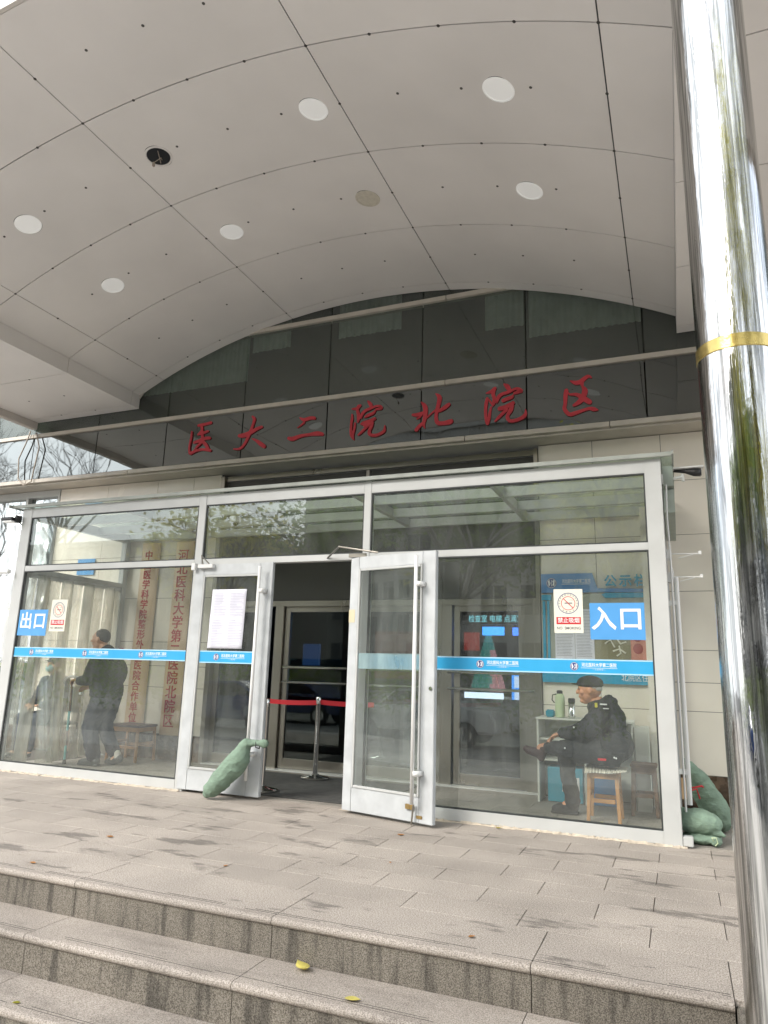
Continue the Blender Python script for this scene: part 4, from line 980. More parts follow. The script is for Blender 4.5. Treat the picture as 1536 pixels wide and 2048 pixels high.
# desk
t = thing('desk', 'white open shelf desk against the wall behind the seated man', 'desk', (-.92, 7.8, 0))
m_ = MB(); m_.box(-1.40, -.445, 7.60, 7.98, .805, .825); m_.build('top', M_['deskwhite'], t, bevel=.003)
m_ = MB(); m_.box(-1.395, -1.375, 7.62, 7.97, 0, .804); m_.box(-.47, -.45, 7.62, 7.97, 0, .804); m_.box(-.93, -.91, 7.64, 7.97, 0, .60); m_.build('side_panel', M_['deskwhite'], t, bevel=.002)
m_ = MB(); m_.box(-1.374, -.471, 7.66, 7.97, .60, .62); m_.box(-1.374, -.931, 7.64, 7.97, .40, .418); m_.box(-1.374, -.471, 7.975, 7.98, .02, .80); m_.build('shelf', M_['deskwhite'], t)
o = tag(MB().box(-1.30, -.95, 7.66, 7.9, .01, .34).build('blue_carton', M_['cyan'], bevel=.006), 'blue carton with white marks under the desk', 'box')
text('山1', .20, -1.02, 7.658, .18, M_['white'], o, 'printed_mark', ext=.0005, bold=.006)
o = tag(MB().box(-.88, -.62, 7.66, 7.9, .01, .30).build('storage_box', M_['board'], bevel=.006), 'dark blue box under the right half of the desk', 'box')
t = thing('vacuum_bottle', 'pale green vacuum bottle with looped handle on the desk', 'bottle', (-1.17, 7.74, .825))
m_ = MB(); m_.lathe(-1.17, 7.74, [(.048, .826), (.05, .84), (.05, 1.03), (.038, 1.06), (.03, 1.065)], 24); m_.build('body', M_['palegreen'], t, smooth=True)
m_ = MB(); m_.lathe(-1.17, 7.74, [(.030, 1.066), (.032, 1.09), (.02, 1.10)], 20); m_.tube([(-1.20, 7.72, 1.06), (-1.24, 7.71, 1.05), (-1.245, 7.71, 1.0), (-1.22, 7.71, .97)], .006, 8); m_.build('lid', M_['black'], t)
t = thing('steel_tumbler', 'steel tumbler with black lid on the desk', 'tumbler', (-1.045, 7.70, .825))
m_ = MB(); m_.lathe(-1.045, 7.70, [(.03, .826), (.034, .84), (.034, .98)], 20); m_.build('body', M_['chrome'], t, smooth=True)
m_ = MB(); m_.lathe(-1.045, 7.70, [(.036, .981), (.036, 1.02), (.03, 1.025)], 20); m_.build('lid', M_['black'], t)
o = MB().box(-1.315, -1.225, 7.70, 7.78, .826, .90).build('cyan_box', M_['cyan'], bevel=.012); tag(o, 'small cyan box at the left end of the desk', 'box')
t = thing('side_cabinet', 'narrow white cabinet standing right of the desk', 'cabinet', (-.37, 7.7, 0))
m_ = MB(); m_.box(-.44, -.31, 7.6, 7.85, .0, .78); m_.build('body', M_['deskwhite'], t, bevel=.004)
m_ = MB(); m_.box(-.43, -.32, 7.59, 7.602, .05, .74); m_.build('door', M_['deskwhite'], t, bevel=.003)

def stool(label, cx, cy_, w_, d_, h, mat_s, mat_l, rotz=0, group='wooden stools'):
    t_ = thing('stool', label, 'stool', (cx, cy_, 0), group)
    m_ = MB(); m_.box(cx - w_ / 2 - .01, cx + w_ / 2 + .01, cy_ - d_ / 2 - .01, cy_ + d_ / 2 + .01, h - .03, h); m_.build('seat', mat_s, t_, bevel=.008)
    sp = .018
    for sx_ in (-1, 1):
        for sy_ in (-1, 1):
            m_ = MB(); xt = cx + sx_ * (w_ / 2 - .02); yt = cy_ + sy_ * (d_ / 2 - .02)
            q = [(xt + sx_ * 0 + a_, yt + b_, h - .031) for a_, b_ in ((-.017, -.017), (.017, -.017), (.017, .017), (-.017, .017))] + [(xt + sx_ * sp + a_, yt + sy_ * sp + b_, .002) for a_, b_ in ((-.015, -.015), (.015, -.015), (.015, .015), (-.015, .015))]
            m_.add(q, [(0, 1, 2, 3), (7, 6, 5, 4), (0, 4, 5, 1), (1, 5, 6, 2), (2, 6, 7, 3), (3, 7, 4, 0)]); m_.build('leg', mat_l, t_, bevel=.003)
    m_ = MB()
    for sy_ in (-1, 1):
        y_ = cy_ + sy_ * (d_ / 2 - .012); m_.box(cx - w_ / 2 + .035, cx + w_ / 2 - .035, y_ - .01, y_ + .01, h * .36, h * .36 + .035); m_.box(cx - w_ / 2 + .035, cx + w_ / 2 - .035, y_ - .01, y_ + .01, h - .085, h - .032)
    for sx_ in (-1, 1):
        x_ = cx + sx_ * (w_ / 2 - .012); m_.box(x_ - .01, x_ + .01, cy_ - d_ / 2 + .035, cy_ + d_ / 2 - .035, h * .46, h * .46 + .035); m_.box(x_ - .01, x_ + .01, cy_ - d_ / 2 + .035, cy_ + d_ / 2 - .035, h - .085, h - .032)
    m_.build('stretcher', mat_l, t_, bevel=.002); return t_
stool('wooden stool under the seated man with a checked cloth on it', -.68, 7.0, .27, .29, .45, M_['wood'], M_['wood'])
stool('worn dark stool by the right wall beside the desk', -.36, 7.46, .22, .24, .46, M_['woodold'], M_['woodold'])
stool('wooden stool with brown seat behind the standing man', -6.74, 7.75, .48, .36, .46, M_['leather'], M_['wood'])
# checked cloth on the stool
t = MB(); n1, n2 = 20, 16; vv = []
for j in range(n2 + 1):
    for i in range(n1 + 1):
        u_, v_ = i / n1, j / n2; x = -.83 + .36 * u_ - .0 * v_; y = 6.80 + .33 * v_
        ed = max(0, (.12 - v_) / .12); z = .456 + .004 * math.sin(u_ * 9 + v_ * 4) - ed * .05 * (1 - .7 * u_)
        z += .03 * max(0, u_ - .88) * 4 * (.5 - v_)
        vv.append((x, y + .02 * math.sin(u_ * 6), z))
t.add(vv, [(j * (n1 + 1) + i, j * (n1 + 1) + i + 1, (j + 1) * (n1 + 1) + i + 1, (j + 1) * (n1 + 1) + i) for j in range(n2) for i in range(n1)])
def check_mat():
    m = bpy.data.materials.new('checked_cloth'); m.use_nodes = True; tt = m.node_tree; b = tt.nodes['Principled BSDF']
    g = tt.nodes.new('ShaderNodeNewGeometry'); c_ = tt.nodes.new('ShaderNodeTexChecker'); c_.inputs['Scale'].default_value = 75; c_.inputs[1].default_value = (.62, .58, .48, 1); c_.inputs[2].default_value = (.22, .20, .17, 1)
    tt.links.new(g.outputs['Position'], c_.inputs[0]); tt.links.new(c_.outputs[0], b.inputs['Base Color']); b.inputs['Roughness'].default_value = .9; return m
o = t.build('checked_cloth', check_mat(), smooth=True); q = o.modifiers.new('s', 'SOLIDIFY'); q.thickness = .004
tag(o, 'cream checked cloth draped over the stool under the seated man', 'cloth')

# ------------------------------------------------------------------ stanchions
def stanchion(label, x, y, group='steel queue posts'):
    t_ = thing('queue_post', label, 'queue post', (x, y, .016), group)
    m_ = MB(); m_.lathe(x, y, [(.16, .016), (.165, .024), (.165, .036), (.155, .045), (.05, .062), (.035, .075)], 40); m_.build('base', M_['chrome'], t_, smooth=False); shade_angle(bpy.data.objects[t_.children[0].name].data if t_.children else m_ and C.objects[-1].data)
    m_ = MB(); m_.lathe(x, y, [(.028, .07), (.028, .84), (.032, .845), (.032, .915), (.026, .925)], 24); o_ = m_.build('pole', M_['chrome'], t_); shade_angle(o_.data)
    return t_
def belt(label, p, q, z=.86, sag=.03):
    m_ = MB(); n = 14; vv = []
    for k in range(n + 1):
        u_ = k / n; x = p[0] + (q[0] - p[0]) * u_; y = p[1] + (q[1] - p[1]) * u_; s_ = sag * 4 * u_ * (1 - u_)
        for zz, yy in ((z - .025 - s_, 0), (z + .028 - s_, 0), (z + .028 - s_, .003), (z - .025 - s_, .003)): vv.append((x, y + yy, zz))
    ff = [(4 * k + a_, 4 * k + (a_ + 1) % 4, 4 * k + 4 + (a_ + 1) % 4, 4 * k + 4 + a_) for k in range(n) for a_ in range(4)]
    m_.add(vv, ff); o_ = m_.build('queue_belt', M_['redside']); tag(o_, label, 'queue belt', 'red queue belts')
P1, P2, P3, P4 = (-3.914, 7.58), (-3.99, 6.56), (-3.52, 9.3), (-2.15, 9.4)
stanchion('steel queue post standing in the open doorway', *P1)
stanchion('steel queue post hidden behind the edge of the left door', *P2)
stanchion('steel queue post inside the hall seen through the open right door', *P3)
stanchion('steel queue post inside the hall behind the right glass pane', *P4)
belt('red queue belt running from the doorway post towards the left door', (P1[0], P1[1] - .03), (-4.92, 7.72), .86, .02)
belt('red queue belt running right from the doorway post', (P1[0] + .03, P1[1] - .0), (-3.2, 7.55), .865, .01)
belt('red queue belt inside the hall between the two inner posts', (P3[0] + .03, P3[1]), (P4[0] - .03, P4[1]), .86, .03)

# ------------------------------------------------------------------ hall contents
def panel(name, label, cat, x0, x1, z0, z1, m, y=11):
    o_ = MB().box(x0, x1, y, y + .06, z0, z1).build(name, m); tag(o_, label, cat); return o_
t = thing('led_sign', 'dark LED sign with cyan characters over the hall doors', 'LED sign', (-2.6, 10.9, 2.15))
MB().box(-3.25, -1.95, 10.9, 10.98, 2.0, 2.2).build('case', M_['black'], t)
text('检查室 电梯 点滴室', .12, -2.6, 10.892, 2.08, emit('cyan_led', (.3, .75, .9), 1.5), t, ext=.001, sx=.85)
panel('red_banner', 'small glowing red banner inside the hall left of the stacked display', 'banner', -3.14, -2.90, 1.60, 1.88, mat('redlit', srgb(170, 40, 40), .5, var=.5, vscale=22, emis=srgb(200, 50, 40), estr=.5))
panel('blue_screen', 'glowing blue strip screen inside the hall', 'screen', -2.84, -2.50, 1.84, 1.97, emit('blue_led', (.05, .3, .95), 3))
panel('blue_screen', 'glowing blue strip screen inside the hall, nearer the right post', 'screen', -2.36, -2.05, 1.84, 1.96, emit('blue_led2', (.05, .2, .95), 3))
t = thing('light_board', 'bright white lit counter front inside the hall', 'lit panel', (-2.85, 11, .87))
MB().box(-3.13, -2.52, 11, 11.06, .87, .96).build('panel', emit('white_led', (.75, .8, 1), 2.2), t)
t = thing('info_screen', 'lit blue and white screen inside the hall beside the right post', 'screen', (-2.2, 11, .87))
MB().box(-2.38, -2.06, 11, 11.05, .87, 1.32).build('display', emit('white_led2', (.55, .6, .85), 1.8), t)
m_ = MB(); m_.box(-2.38, -2.34, 10.995, 11, .87, 1.32); m_.box(-2.33, -2.07, 10.995, 11, 1.22, 1.25); m_.box(-2.33, -2.07, 10.995, 11, 1.0, 1.05); m_.build('blue_blocks', emit('blue_led3', (.05, .3, .95), 1.8), t)
# stepped display tree of teal and pink boxes
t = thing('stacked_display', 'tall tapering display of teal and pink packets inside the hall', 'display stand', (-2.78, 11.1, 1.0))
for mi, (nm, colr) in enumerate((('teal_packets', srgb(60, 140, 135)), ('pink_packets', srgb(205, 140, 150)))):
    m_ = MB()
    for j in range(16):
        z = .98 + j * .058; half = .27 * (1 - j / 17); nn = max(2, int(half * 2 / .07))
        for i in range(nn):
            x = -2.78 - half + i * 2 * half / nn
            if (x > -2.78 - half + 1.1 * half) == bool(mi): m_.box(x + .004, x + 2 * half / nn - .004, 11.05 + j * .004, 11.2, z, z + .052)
    m_.build(nm, mat(nm, colr, .5, emis=colr, estr=.7), t)  # packets glow in their own colour to show up in the dim hall
panel('lit_sign', 'small blue lit direction sign in the left of the hall', 'sign', -6.03, -5.72, 1.30, 1.66, mat('navysign', srgb(30, 60, 110), .4, emis=srgb(40, 70, 120), estr=.5))
t = thing('reception_counter', 'dark reception counter standing across the hall', 'counter', (-3, 11.5, 0))
MB().box(-5.2, -1.2, 11.3, 11.9, 0, .86).build('front', mat('counter', (.09, .085, .08), .3, var=.2), t, bevel=.01)
MB().box(-5.25, -1.15, 11.25, 11.95, .861, .9).build('worktop', M_['steel'], t, bevel=.005)
t = thing('wall_poster', 'orange and red poster on the hall wall', 'poster', (-5.1, 12.95, 1.2))
MB().box(-5.5, -4.6, 12.94, 12.98, 1.1, 2.0).build('sheet', mat('posterwall', srgb(170, 90, 60), .5, var=.5, vscale=6, emis=srgb(170, 90, 60), estr=.15), t)  # slight glow added to the poster, brightening it in the dark hall

# ------------------------------------------------------------------ sandbags
def bag(name, label, chains, seed, parent=None, fold=.009, extra_parts=None, voxel=.012, loc=None):
    t_ = thing(name, label, 'sandbag', loc or chains[0][0][:3], 'green sandbags weighting the doors')
    organic('sack', chains, M_['green'], t_, voxel=voxel, smooth=5, fold=fold, fscale=7, seed=seed)
    if extra_parts: extra_parts(t_)
    return t_
def tie1(t_): MB().tube([(-3.765, 6.035, .55), (-3.755, 6.02, .50), (-3.75, 6.08, .485), (-3.76, 6.10, .53)], .006, 6).build('tie', M_['black'], t_)
bag('sandbag', 'green sandbag hanging slanted from the handle of the left door',
    [[(-4.245, 6.00, .05, .045), (-4.20, 6.0, .095, .08), (-4.10, 6.0, .19, .102), (-4.0, 6.02, .30, .108), (-3.93, 6.03, .39, .10), (-3.90, 6.04, .47, .07), (-3.87, 6.03, .53, .042), (-3.80, 6.05, .535, .03), (-3.74, 6.06, .54, .026), (-3.69, 6.07, .535, .042)]], 1, extra_parts=tie1, loc=(-4.2, 6, 0))
def lobes(mb_):
    mb_.ball((.075, 6.45, .155), .10, (1.75, 1.3, .95), 12); mb_.tube([(.10, 6.42, .14), (.26, 6.40, .075)], [.08, .012], 12); mb_.ball((-.02, 6.5, .17), .075, (1, 1.4, 1), 10)
t = thing('sandbag', 'plump pillow shaped green sandbag lying on top outside the right corner', 'sandbag', (.1, 6.45, .06), 'green sandbags weighting the doors')
organic('sack', [], M_['green'], t, voxel=.009, smooth=4, fold=.009, fscale=7, extra=lobes, seed=3)
def lobes2(mb_): mb_.ball((.09, 6.45, .045), .10, (1.5, 1.2, .44), 12); mb_.ball((.19, 6.36, .04), .04, (1, 1, .8), 8)
t = thing('sandbag', 'flattened dark green sandbag squeezed underneath the pillow shaped one', 'sandbag', (.1, 6.45, .0), 'green sandbags weighting the doors')
organic('sack', [], M_['green'], t, voxel=.008, smooth=4, fold=.008, fscale=12, extra=lobes2, seed=4)
MB().tube([(.17, 6.325, .05), (.16, 6.31, .075), (.19, 6.30, .08), (.20, 6.315, .04), (.18, 6.31, .02)], .004, 6).build('tie', M_['palegreen'], t)
def tie3(t_):
    m_ = MB(); m_.tube([(.0, 6.66, .40), (.05, 6.63, .385), (.12, 6.66, .40), (.13, 6.72, .385)], .007, 6); m_.tube([(.02, 6.61, .36), (.08, 6.64, .375), (.10, 6.66, .30)], .006, 6); m_.build('red_string', M_['redside'], t_)
bag('sandbag', 'long green sandbag leaning against the right side wall with red string',
    [[(.27, 6.98, .07, .06), (.25, 6.95, .13, .105), (.19, 6.90, .24, .112), (.13, 6.84, .35, .10), (.075, 6.77, .46, .075), (.035, 6.72, .53, .055), (.01, 6.70, .575, .03)]], 5, extra_parts=tie3, loc=(.25, 6.95, 0))
o = MB().box(-.035, .03, 6.56, 6.60, .30, .46).build('wooden_block', mat('pinewood', (.5, .33, .2), .6, var=.2)); tag(o, 'small pale wooden block tied beside the right corner post', 'wood block')

# ------------------------------------------------------------------ people
def head(mb_, c, r, face=(-1, 0), tilt=0):
    """skull, jaw, nose, brow, ear for a head looking along face"""
    fx, fy = face; sx_, sy_ = -fy, fx
    def P(f_, s_, u_): return (c[0] + fx * f_ * r + sx_ * s_ * r, c[1] + fy * f_ * r + sy_ * s_ * r, c[2] + u_ * r)
    mb_.ball(P(-.08, 0, .18), r * .93, (1.05, .86, .98), 14); mb_.ball(P(.15, 0, -.25), r * .72, (.95, .88, 1.15), 12)
    mb_.tube([P(.55, 0, -.95), P(-.15, .0, -.75)], [r * .26, r * .4], 12); mb_.ball(P(.58, 0, -.92), r * .24, (1, 1.1, .8), 8)
    mb_.tube([P(.80, 0, .22), P(1.04, 0, -.22)], [r * .10, r * .15], 8); mb_.ball(P(1.02, 0, -.25), r * .15, (1, 1, .8), 8)
    mb_.tube([P(.80, -.35, .27), P(.80, .35, .27)], r * .12, 8)
    mb_.ball(P(.80, 0, -.52), r * .17, (.8, 1.6, .5), 8); mb_.ball(P(.77, 0, -.64), r * .16, (.8, 1.4, .5), 8)
    for q in (-1, 1):
        mb_.ball(P(-.12, .84 * q, -.05), r * .22, (.75, .35, 1.15), 8); mb_.ball(P(.55, .45 * q, -.18), r * .25, (1, 1, 1), 8)
    return P
def hand(mb_, w_, dirv, palm_n, L_=.10, curl=.6, side=1):
    """palm with four unequal fingers and a thumb, curled towards palm_n"""
    w_ = Vector(w_); d = Vector(dirv).normalized(); n_ = Vector(palm_n).normalized(); s_ = d.cross(n_).normalized() * side
    for k in range(4):
        a_ = w_ + s_ * (-.027 + k * .018); b_ = a_ + d * L_ * (.78 + (.04 if k in (1, 2) else 0)); mb_.tube([a_ * .6 + w_ * .4, b_], [.014, .012], 8)
        ln = L_ * (.42, .50, .47, .36)[k]; j1 = b_ + (d * math.cos(curl) + n_ * math.sin(curl)) * ln; j2 = j1 + (d * math.cos(curl * 2.2) + n_ * math.sin(curl * 2.2)) * ln * .75
        mb_.tube([b_, j1], [.011, .0095], 8); mb_.ball(b_, .0115, n=6); mb_.tube([j1, j2], [.0095, .008], 8); mb_.ball(j1, .0095, n=6); mb_.ball(j2, .008, n=6)
    th = w_ - s_ * .03 + d * L_ * .25; t1 = th - s_ * .025 + d * L_ * .35 + n_ * .012; t2 = t1 + d * L_ * .3 + n_ * .018
    mb_.tube([w_, th, t1, t2], [.018, .015, .011, .009], 8); mb_.ball(t2, .009, n=6)

# -- seated man with cap
man = thing('person', 'older man in black coat and cap sitting cross-legged on a wooden stool', 'person', (-.7, 7.0, 0))
Hc = (-.785, 7.0, 1.125); fr = .108
def ex(mb_):
    head(mb_, Hc, fr, (-1, 0))
    mb_.tube([(-.73, 7.0, 1.05), (-.68, 7.0, .95)], [.055, .07], 12)
    hand(mb_, (-1.03, 6.86, .735), (-.85, .25, -.25), (-.1, .25, -1), curl=.7, side=1)
    hand(mb_, (-1.08, 7.12, .70), (-.9, -.3, -.25), (0, -.2, -1), curl=.6, side=-1)
organic('body', [
    [(-.68, 7.0, .98, .07), (-.63, 7.0, .85, .11), (-.61, 7.0, .62, .12), (-.62, 7.0, .56, .12)],
    [(-.66, 6.86, .96, .06), (-.80, 6.80, .76, .045), (-1.03, 6.86, .735, .03)], [(-.66, 7.14, .96, .06), (-.86, 7.19, .76, .045), (-1.08, 7.12, .71, .03)],
    [(-.64, 6.92, .57, .09), (-1.00, 6.80, .585, .06), (-1.17, 6.99, .60, .04), (-1.25, 7.03, .575, .04)],
    [(-.64, 7.08, .57, .09), (-1.03, 7.13, .52, .06), (-.98, 7.10, .12, .04), (-1.05, 7.1, .07, .04)]], M_['skinold'], man, voxel=.006, smooth=3, extra=ex)
def coat(mb_):
    mb_.ball((-.64, 7.0, .84), .17, (1.02, 1.15, 1.2), 12); mb_.ball((-.60, 7.0, .66), .18, (1.05, 1.2, .95), 12)
    mb_.tube([(-.63, 6.86, .50), (-.60, 6.84, .62)], [.10, .13], 12); mb_.tube([(-.58, 7.14, .50), (-.60, 7.14, .62)], [.10, .13], 12)
    mb_.tube([(-.70, 6.86, .60), (-.93, 6.80, .60)], [.13, .09], 12); mb_.ball((-.68, 7.0, .97), .11, (1.15, 1.35, .75), 10)
    mb_.tube([(-.60, 6.98, .98), (-.66, 7.0, 1.045)], [.09, .075], 12); mb_.ball((-.63, 7.0, 1.0), .085, (1.1, 1.3, .7), 10)
organic('coat', [
    [(-.66, 6.86, .955, .085), (-.73, 6.80, .85, .085), (-.82, 6.775, .745, .078), (-.93, 6.815, .735, .06), (-1.02, 6.86, .738, .048)],
    [(-.66, 7.14, .955, .085), (-.86, 7.19, .76, .08), (-1.06, 7.12, .715, .05)]], M_['blackcloth'], man, voxel=.009, smooth=5, fold=.009, fscale=7, extra=coat, seed=2)
organic('trousers', [
    [(-.66, 6.92, .57, .10), (-.82, 6.85, .60, .098), (-1.00, 6.79, .605, .078), (-1.07, 6.86, .60, .068), (-1.13, 6.95, .59, .058), (-1.165, 6.985, .59, .055)],
    [(-.66, 7.08, .57, .10), (-.85, 7.11, .55, .09), (-1.03, 7.13, .52, .078), (-1.02, 7.12, .35, .07), (-.985, 7.10, .17, .068), (-.98, 7.10, .11, .07)]], M_['blackcloth'], man, voxel=.009, smooth=4, fold=.010, fscale=10, seed=8)
def shoeA(mb_): mb_.ball((-1.10, 7.10, .045), .05, (1.5, .9, .75), 10); mb_.ball((-.99, 7.10, .055), .05, (1.3, .85, .95), 10); mb_.box(-1.175, -.925, 7.055, 7.145, .003, .025)
organic('shoe', [[(-.99, 7.10, .07, .05), (-1.10, 7.10, .05, .042)]], M_['blackcloth'], man, voxel=.008, smooth=4, extra=shoeA)
organic('shoe', [[(-1.235, 7.03, .55, .048), (-1.29, 7.05, .53, .046), (-1.37, 7.06, .545, .04), (-1.395, 7.06, .56, .032)], [(-1.235, 7.03, .55, .045), (-1.25, 7.04, .485, .036)]], M_['maroon'], man, voxel=.008, smooth=4)
organic('sock', [[(-1.165, 6.99, .595, .043), (-1.225, 7.02, .575, .044)]], M_['maroon'], man, voxel=.006, smooth=3)
def cap(mb_):
    mb_.ball((-.775, 7.0, 1.19), .112, (1.08, .93, .62), 14); mb_.tube([(-.775, 7.0, 1.165), (-.775, 7.0, 1.205)], [.112, .108], 24)
    mb_.ball((-.875, 7.0, 1.178), .075, (1.05, 1.0, .12), 12)
organic('cap', [], M_['blackcloth'], man, voxel=.006, smooth=3, extra=cap)
m_ = MB()
for q in (-1, 1): m_.ball((Hc[0] + fr * .30, 7.0 + q * fr * .66, 1.150), .030, (1.1, .4, .6), 8)
m_.ball((-.712, 7.0, 1.14), .058, (.8, 1.3, .55), 10); m_.build('hair', mat('whitehair', (.45, .43, .40), .8), man, smooth=True)
m_ = MB()
for q in (-1, 1): m_.ball((Hc[0] - fr * .83, 7.0 + q * fr * .33, 1.132), .009, (1, 1, .6), 6)
m_.build('eyes', M_['black'], man, smooth=True)
for nm, x, y, z, a_, b_, mt in (('badge', -.705, 6.775, 1.0, .012, .02, mat('yellow', srgb(200, 190, 60), .6)), ('badge', -.64, 6.768, 1.01, .03, .006, M_['white']), ('badge', -.62, 6.748, .975, .025, .004, M_['white']), ('label', -.665, 6.708, .545, .035, .009, M_['signred'])):
    MB().box(x - a_, x + a_, y - .006, y + .006, z - b_, z + b_).build(nm, mt, man, bevel=.002)
m_ = MB()
for x, y, z in ((-.98, 6.703, .62), (-.56, 6.69, .57), (-.545, 6.69, .565), (-.90, 6.735, .80)): m_.ball((x, y, z), .008, n=6)
m_.build('buttons', M_['white'], man, smooth=True)

# -- standing man with cane
man2 = thing('person', 'stooped man in dark jacket standing and leaning on a cane by the left pane', 'person', (-6.72, 7.15, 0))
H2 = (-6.875, 7.13, 1.535)
def ex2(mb_):
    head(mb_, H2, .112, (-.97, -.24)); mb_.tube([(-6.84, 7.14, 1.46), (-6.76, 7.15, 1.36)], [.058, .07], 12)
    hand(mb_, (-7.045, 7.02, 1.01), (-1, -.1, .12), (0, 0, -1), curl=.75, side=1)
    hand(mb_, (-7.03, 7.22, .93), (-.9, -.4, -.1), (.1, -.6, -.5), curl=.8, side=-1)
organic('body', [
    [(-6.76, 7.15, 1.36, .08), (-6.66, 7.15, 1.15, .13), (-6.68, 7.15, .9, .13)],
    [(-6.76, 7.00, 1.32, .06), (-6.80, 6.95, 1.05, .045), (-7.045, 7.02, 1.01, .03)], [(-6.76, 7.30, 1.32, .06), (-6.85, 7.33, 1.05, .045), (-7.03, 7.22, .93, .03)],
    [(-6.68, 7.07, .86, .09), (-6.80, 7.06, .47, .06), (-6.70, 7.07, .10, .04), (-6.78, 7.07, .05, .04)],
    [(-6.68, 7.23, .86, .09), (-6.76, 7.24, .47, .06), (-6.53, 7.26, .13, .04), (-6.58, 7.26, .05, .04)]], M_['skin'], man2, voxel=.0065, smooth=3, extra=ex2)
def jk(mb_):
    mb_.ball((-6.67, 7.15, 1.12), .19, (1.0, 1.2, 1.15), 12); mb_.ball((-6.70, 7.15, .90), .19, (1.0, 1.15, 1.15), 12); mb_.ball((-6.73, 7.15, 1.30), .12, (1.2, 1.6, .8), 12)
    mb_.tube([(-6.74, 7.15, 1.36), (-6.80, 7.15, 1.42)], [.10, .078], 14)
organic('jacket', [
    [(-6.75, 6.99, 1.30, .09), (-6.78, 6.94, 1.15, .08), (-6.81, 6.93, 1.03, .075), (-6.93, 6.97, 1.015, .062), (-7.03, 7.015, 1.01, .052)],
    [(-6.75, 7.31, 1.30, .09), (-6.85, 7.34, 1.05, .075), (-7.01, 7.23, .94, .052)]], M_['blackcloth'], man2, voxel=.010, smooth=5, fold=.007, fscale=5, extra=jk, seed=12)
organic('trousers', [
    [(-6.69, 7.10, .80, .15), (-6.77, 7.07, .60, .115), (-6.81, 7.06, .46, .10), (-6.77, 7.06, .28, .09), (-6.715, 7.07, .12, .082)],
    [(-6.69, 7.20, .80, .15), (-6.73, 7.23, .60, .11), (-6.75, 7.24, .46, .095), (-6.65, 7.25, .28, .082), (-6.58, 7.26, .17, .075)]], M_['navycloth'], man2, voxel=.010, smooth=4, fold=.010, fscale=9, seed=14)
def sh1(mb_): mb_.box(-6.93, -6.62, 7.025, 7.115, .004, .025)
organic('shoe', [[(-6.67, 7.07, .06, .052), (-6.78, 7.07, .05, .048), (-6.88, 7.07, .042, .04), (-6.91, 7.07, .038, .034)]], M_['shoe'], man2, voxel=.008, smooth=4, extra=sh1)
organic('shoe', [[(-6.48, 7.26, .085, .05), (-6.56, 7.26, .05, .045), (-6.66, 7.26, .04, .038)]], M_['shoe'], man2, voxel=.008, smooth=4)
organic('sock', [[(-6.53, 7.26, .15, .045), (-6.50, 7.26, .09, .047)]], M_['sock'], man2, voxel=.008, smooth=3)
def hr(mb_): mb_.ball((-6.852, 7.135, 1.566), .1045, (1.03, .885, .96), 16)
organic('hair', [], M_['hair'], man2, voxel=.007, smooth=2, extra=hr)
m_ = MB(); m_.disc((-6.90, 6.945, .86), (0, -1, 0), .016, .03, 14); m_.build('badge', M_['white'], man2)
t = thing('walking_cane', 'aluminium walking cane with teal shaft and white curved handle held by the stooped man', 'cane', (-7.13, 7.03, 0))
m_ = MB(); m_.tube([(-7.155, 7.02, .99), (-7.14, 7.02, .62)], .011, 12); m_.build('upper_shaft', M_['woodold'], t, smooth=True)
m_ = MB(); m_.tube([(-7.14, 7.02, .63), (-7.135, 7.02, .40)], .015, 12); m_.tube([(-7.13, 7.02, .22), (-7.125, 7.02, .05)], .014, 12); m_.build('teal_sleeve', M_['teal'], t)
m_ = MB(); m_.tube([(-7.135, 7.02, .41), (-7.13, 7.02, .2)], .009, 12); m_.build('lower_shaft', M_['steel'], t)
m_ = MB(); m_.tube([(-7.03, 7.02, 1.045), (-7.12, 7.02, 1.058), (-7.20, 7.02, 1.055), (-7.27, 7.02, 1.02), (-7.30, 7.02, .975)], [.013, .015, .015, .014, .012], 12); m_.build('handle', M_['white'], t, smooth=True)
m_ = MB(); m_.lathe(-7.125, 7.02, [(.022, .003), (.02, .03), (.014, .055)], 14); m_.build('rubber_foot', M_['rubber'], t)

# -- guard behind the curtain
man3 = thing('person', 'seated person in dark blue uniform and pale mask behind the strip curtain', 'person', (-8.0, 7.5, 0))
H3 = (-7.95, 7.45, 1.19)
def ex3(mb_): head(mb_, H3, .108, (.05, -1)); mb_.tube([(-7.95, 7.48, 1.1), (-7.95, 7.5, 1.0)], .055, 12); hand(mb_, (-8.05, 7.2, .66), (.8, -.5, 0), (0, 0, -1), side=1); hand(mb_, (-7.86, 7.2, .66), (-.8, -.5, 0), (0, 0, -1), side=-1)
organic('body', [[(-7.95, 7.5, 1.0, .08), (-7.95, 7.52, .8, .12), (-7.95, 7.55, .52, .13)],
    [(-8.13, 7.5, .97, .055), (-8.2, 7.45, .72, .045), (-8.05, 7.2, .66, .03)], [(-7.77, 7.5, .97, .055), (-7.70, 7.45, .72, .045), (-7.86, 7.2, .66, .03)],
    [(-8.05, 7.5, .5, .08), (-8.08, 7.12, .48, .055), (-8.06, 7.1, .08, .04), (-8.06, 7.0, .04, .035)], [(-7.85, 7.5, .5, .08), (-7.84, 7.12, .48, .055), (-7.84, 7.1, .08, .04), (-7.84, 7.0, .04, .035)]], M_['skin'], man3, voxel=.008, smooth=3, extra=ex3)
def jk3(mb_): mb_.ball((-7.95, 7.52, .85), .16, (1.2, .9, 1.2), 10); mb_.ball((-7.95, 7.54, .64), .16, (1.15, .95, 1), 10)
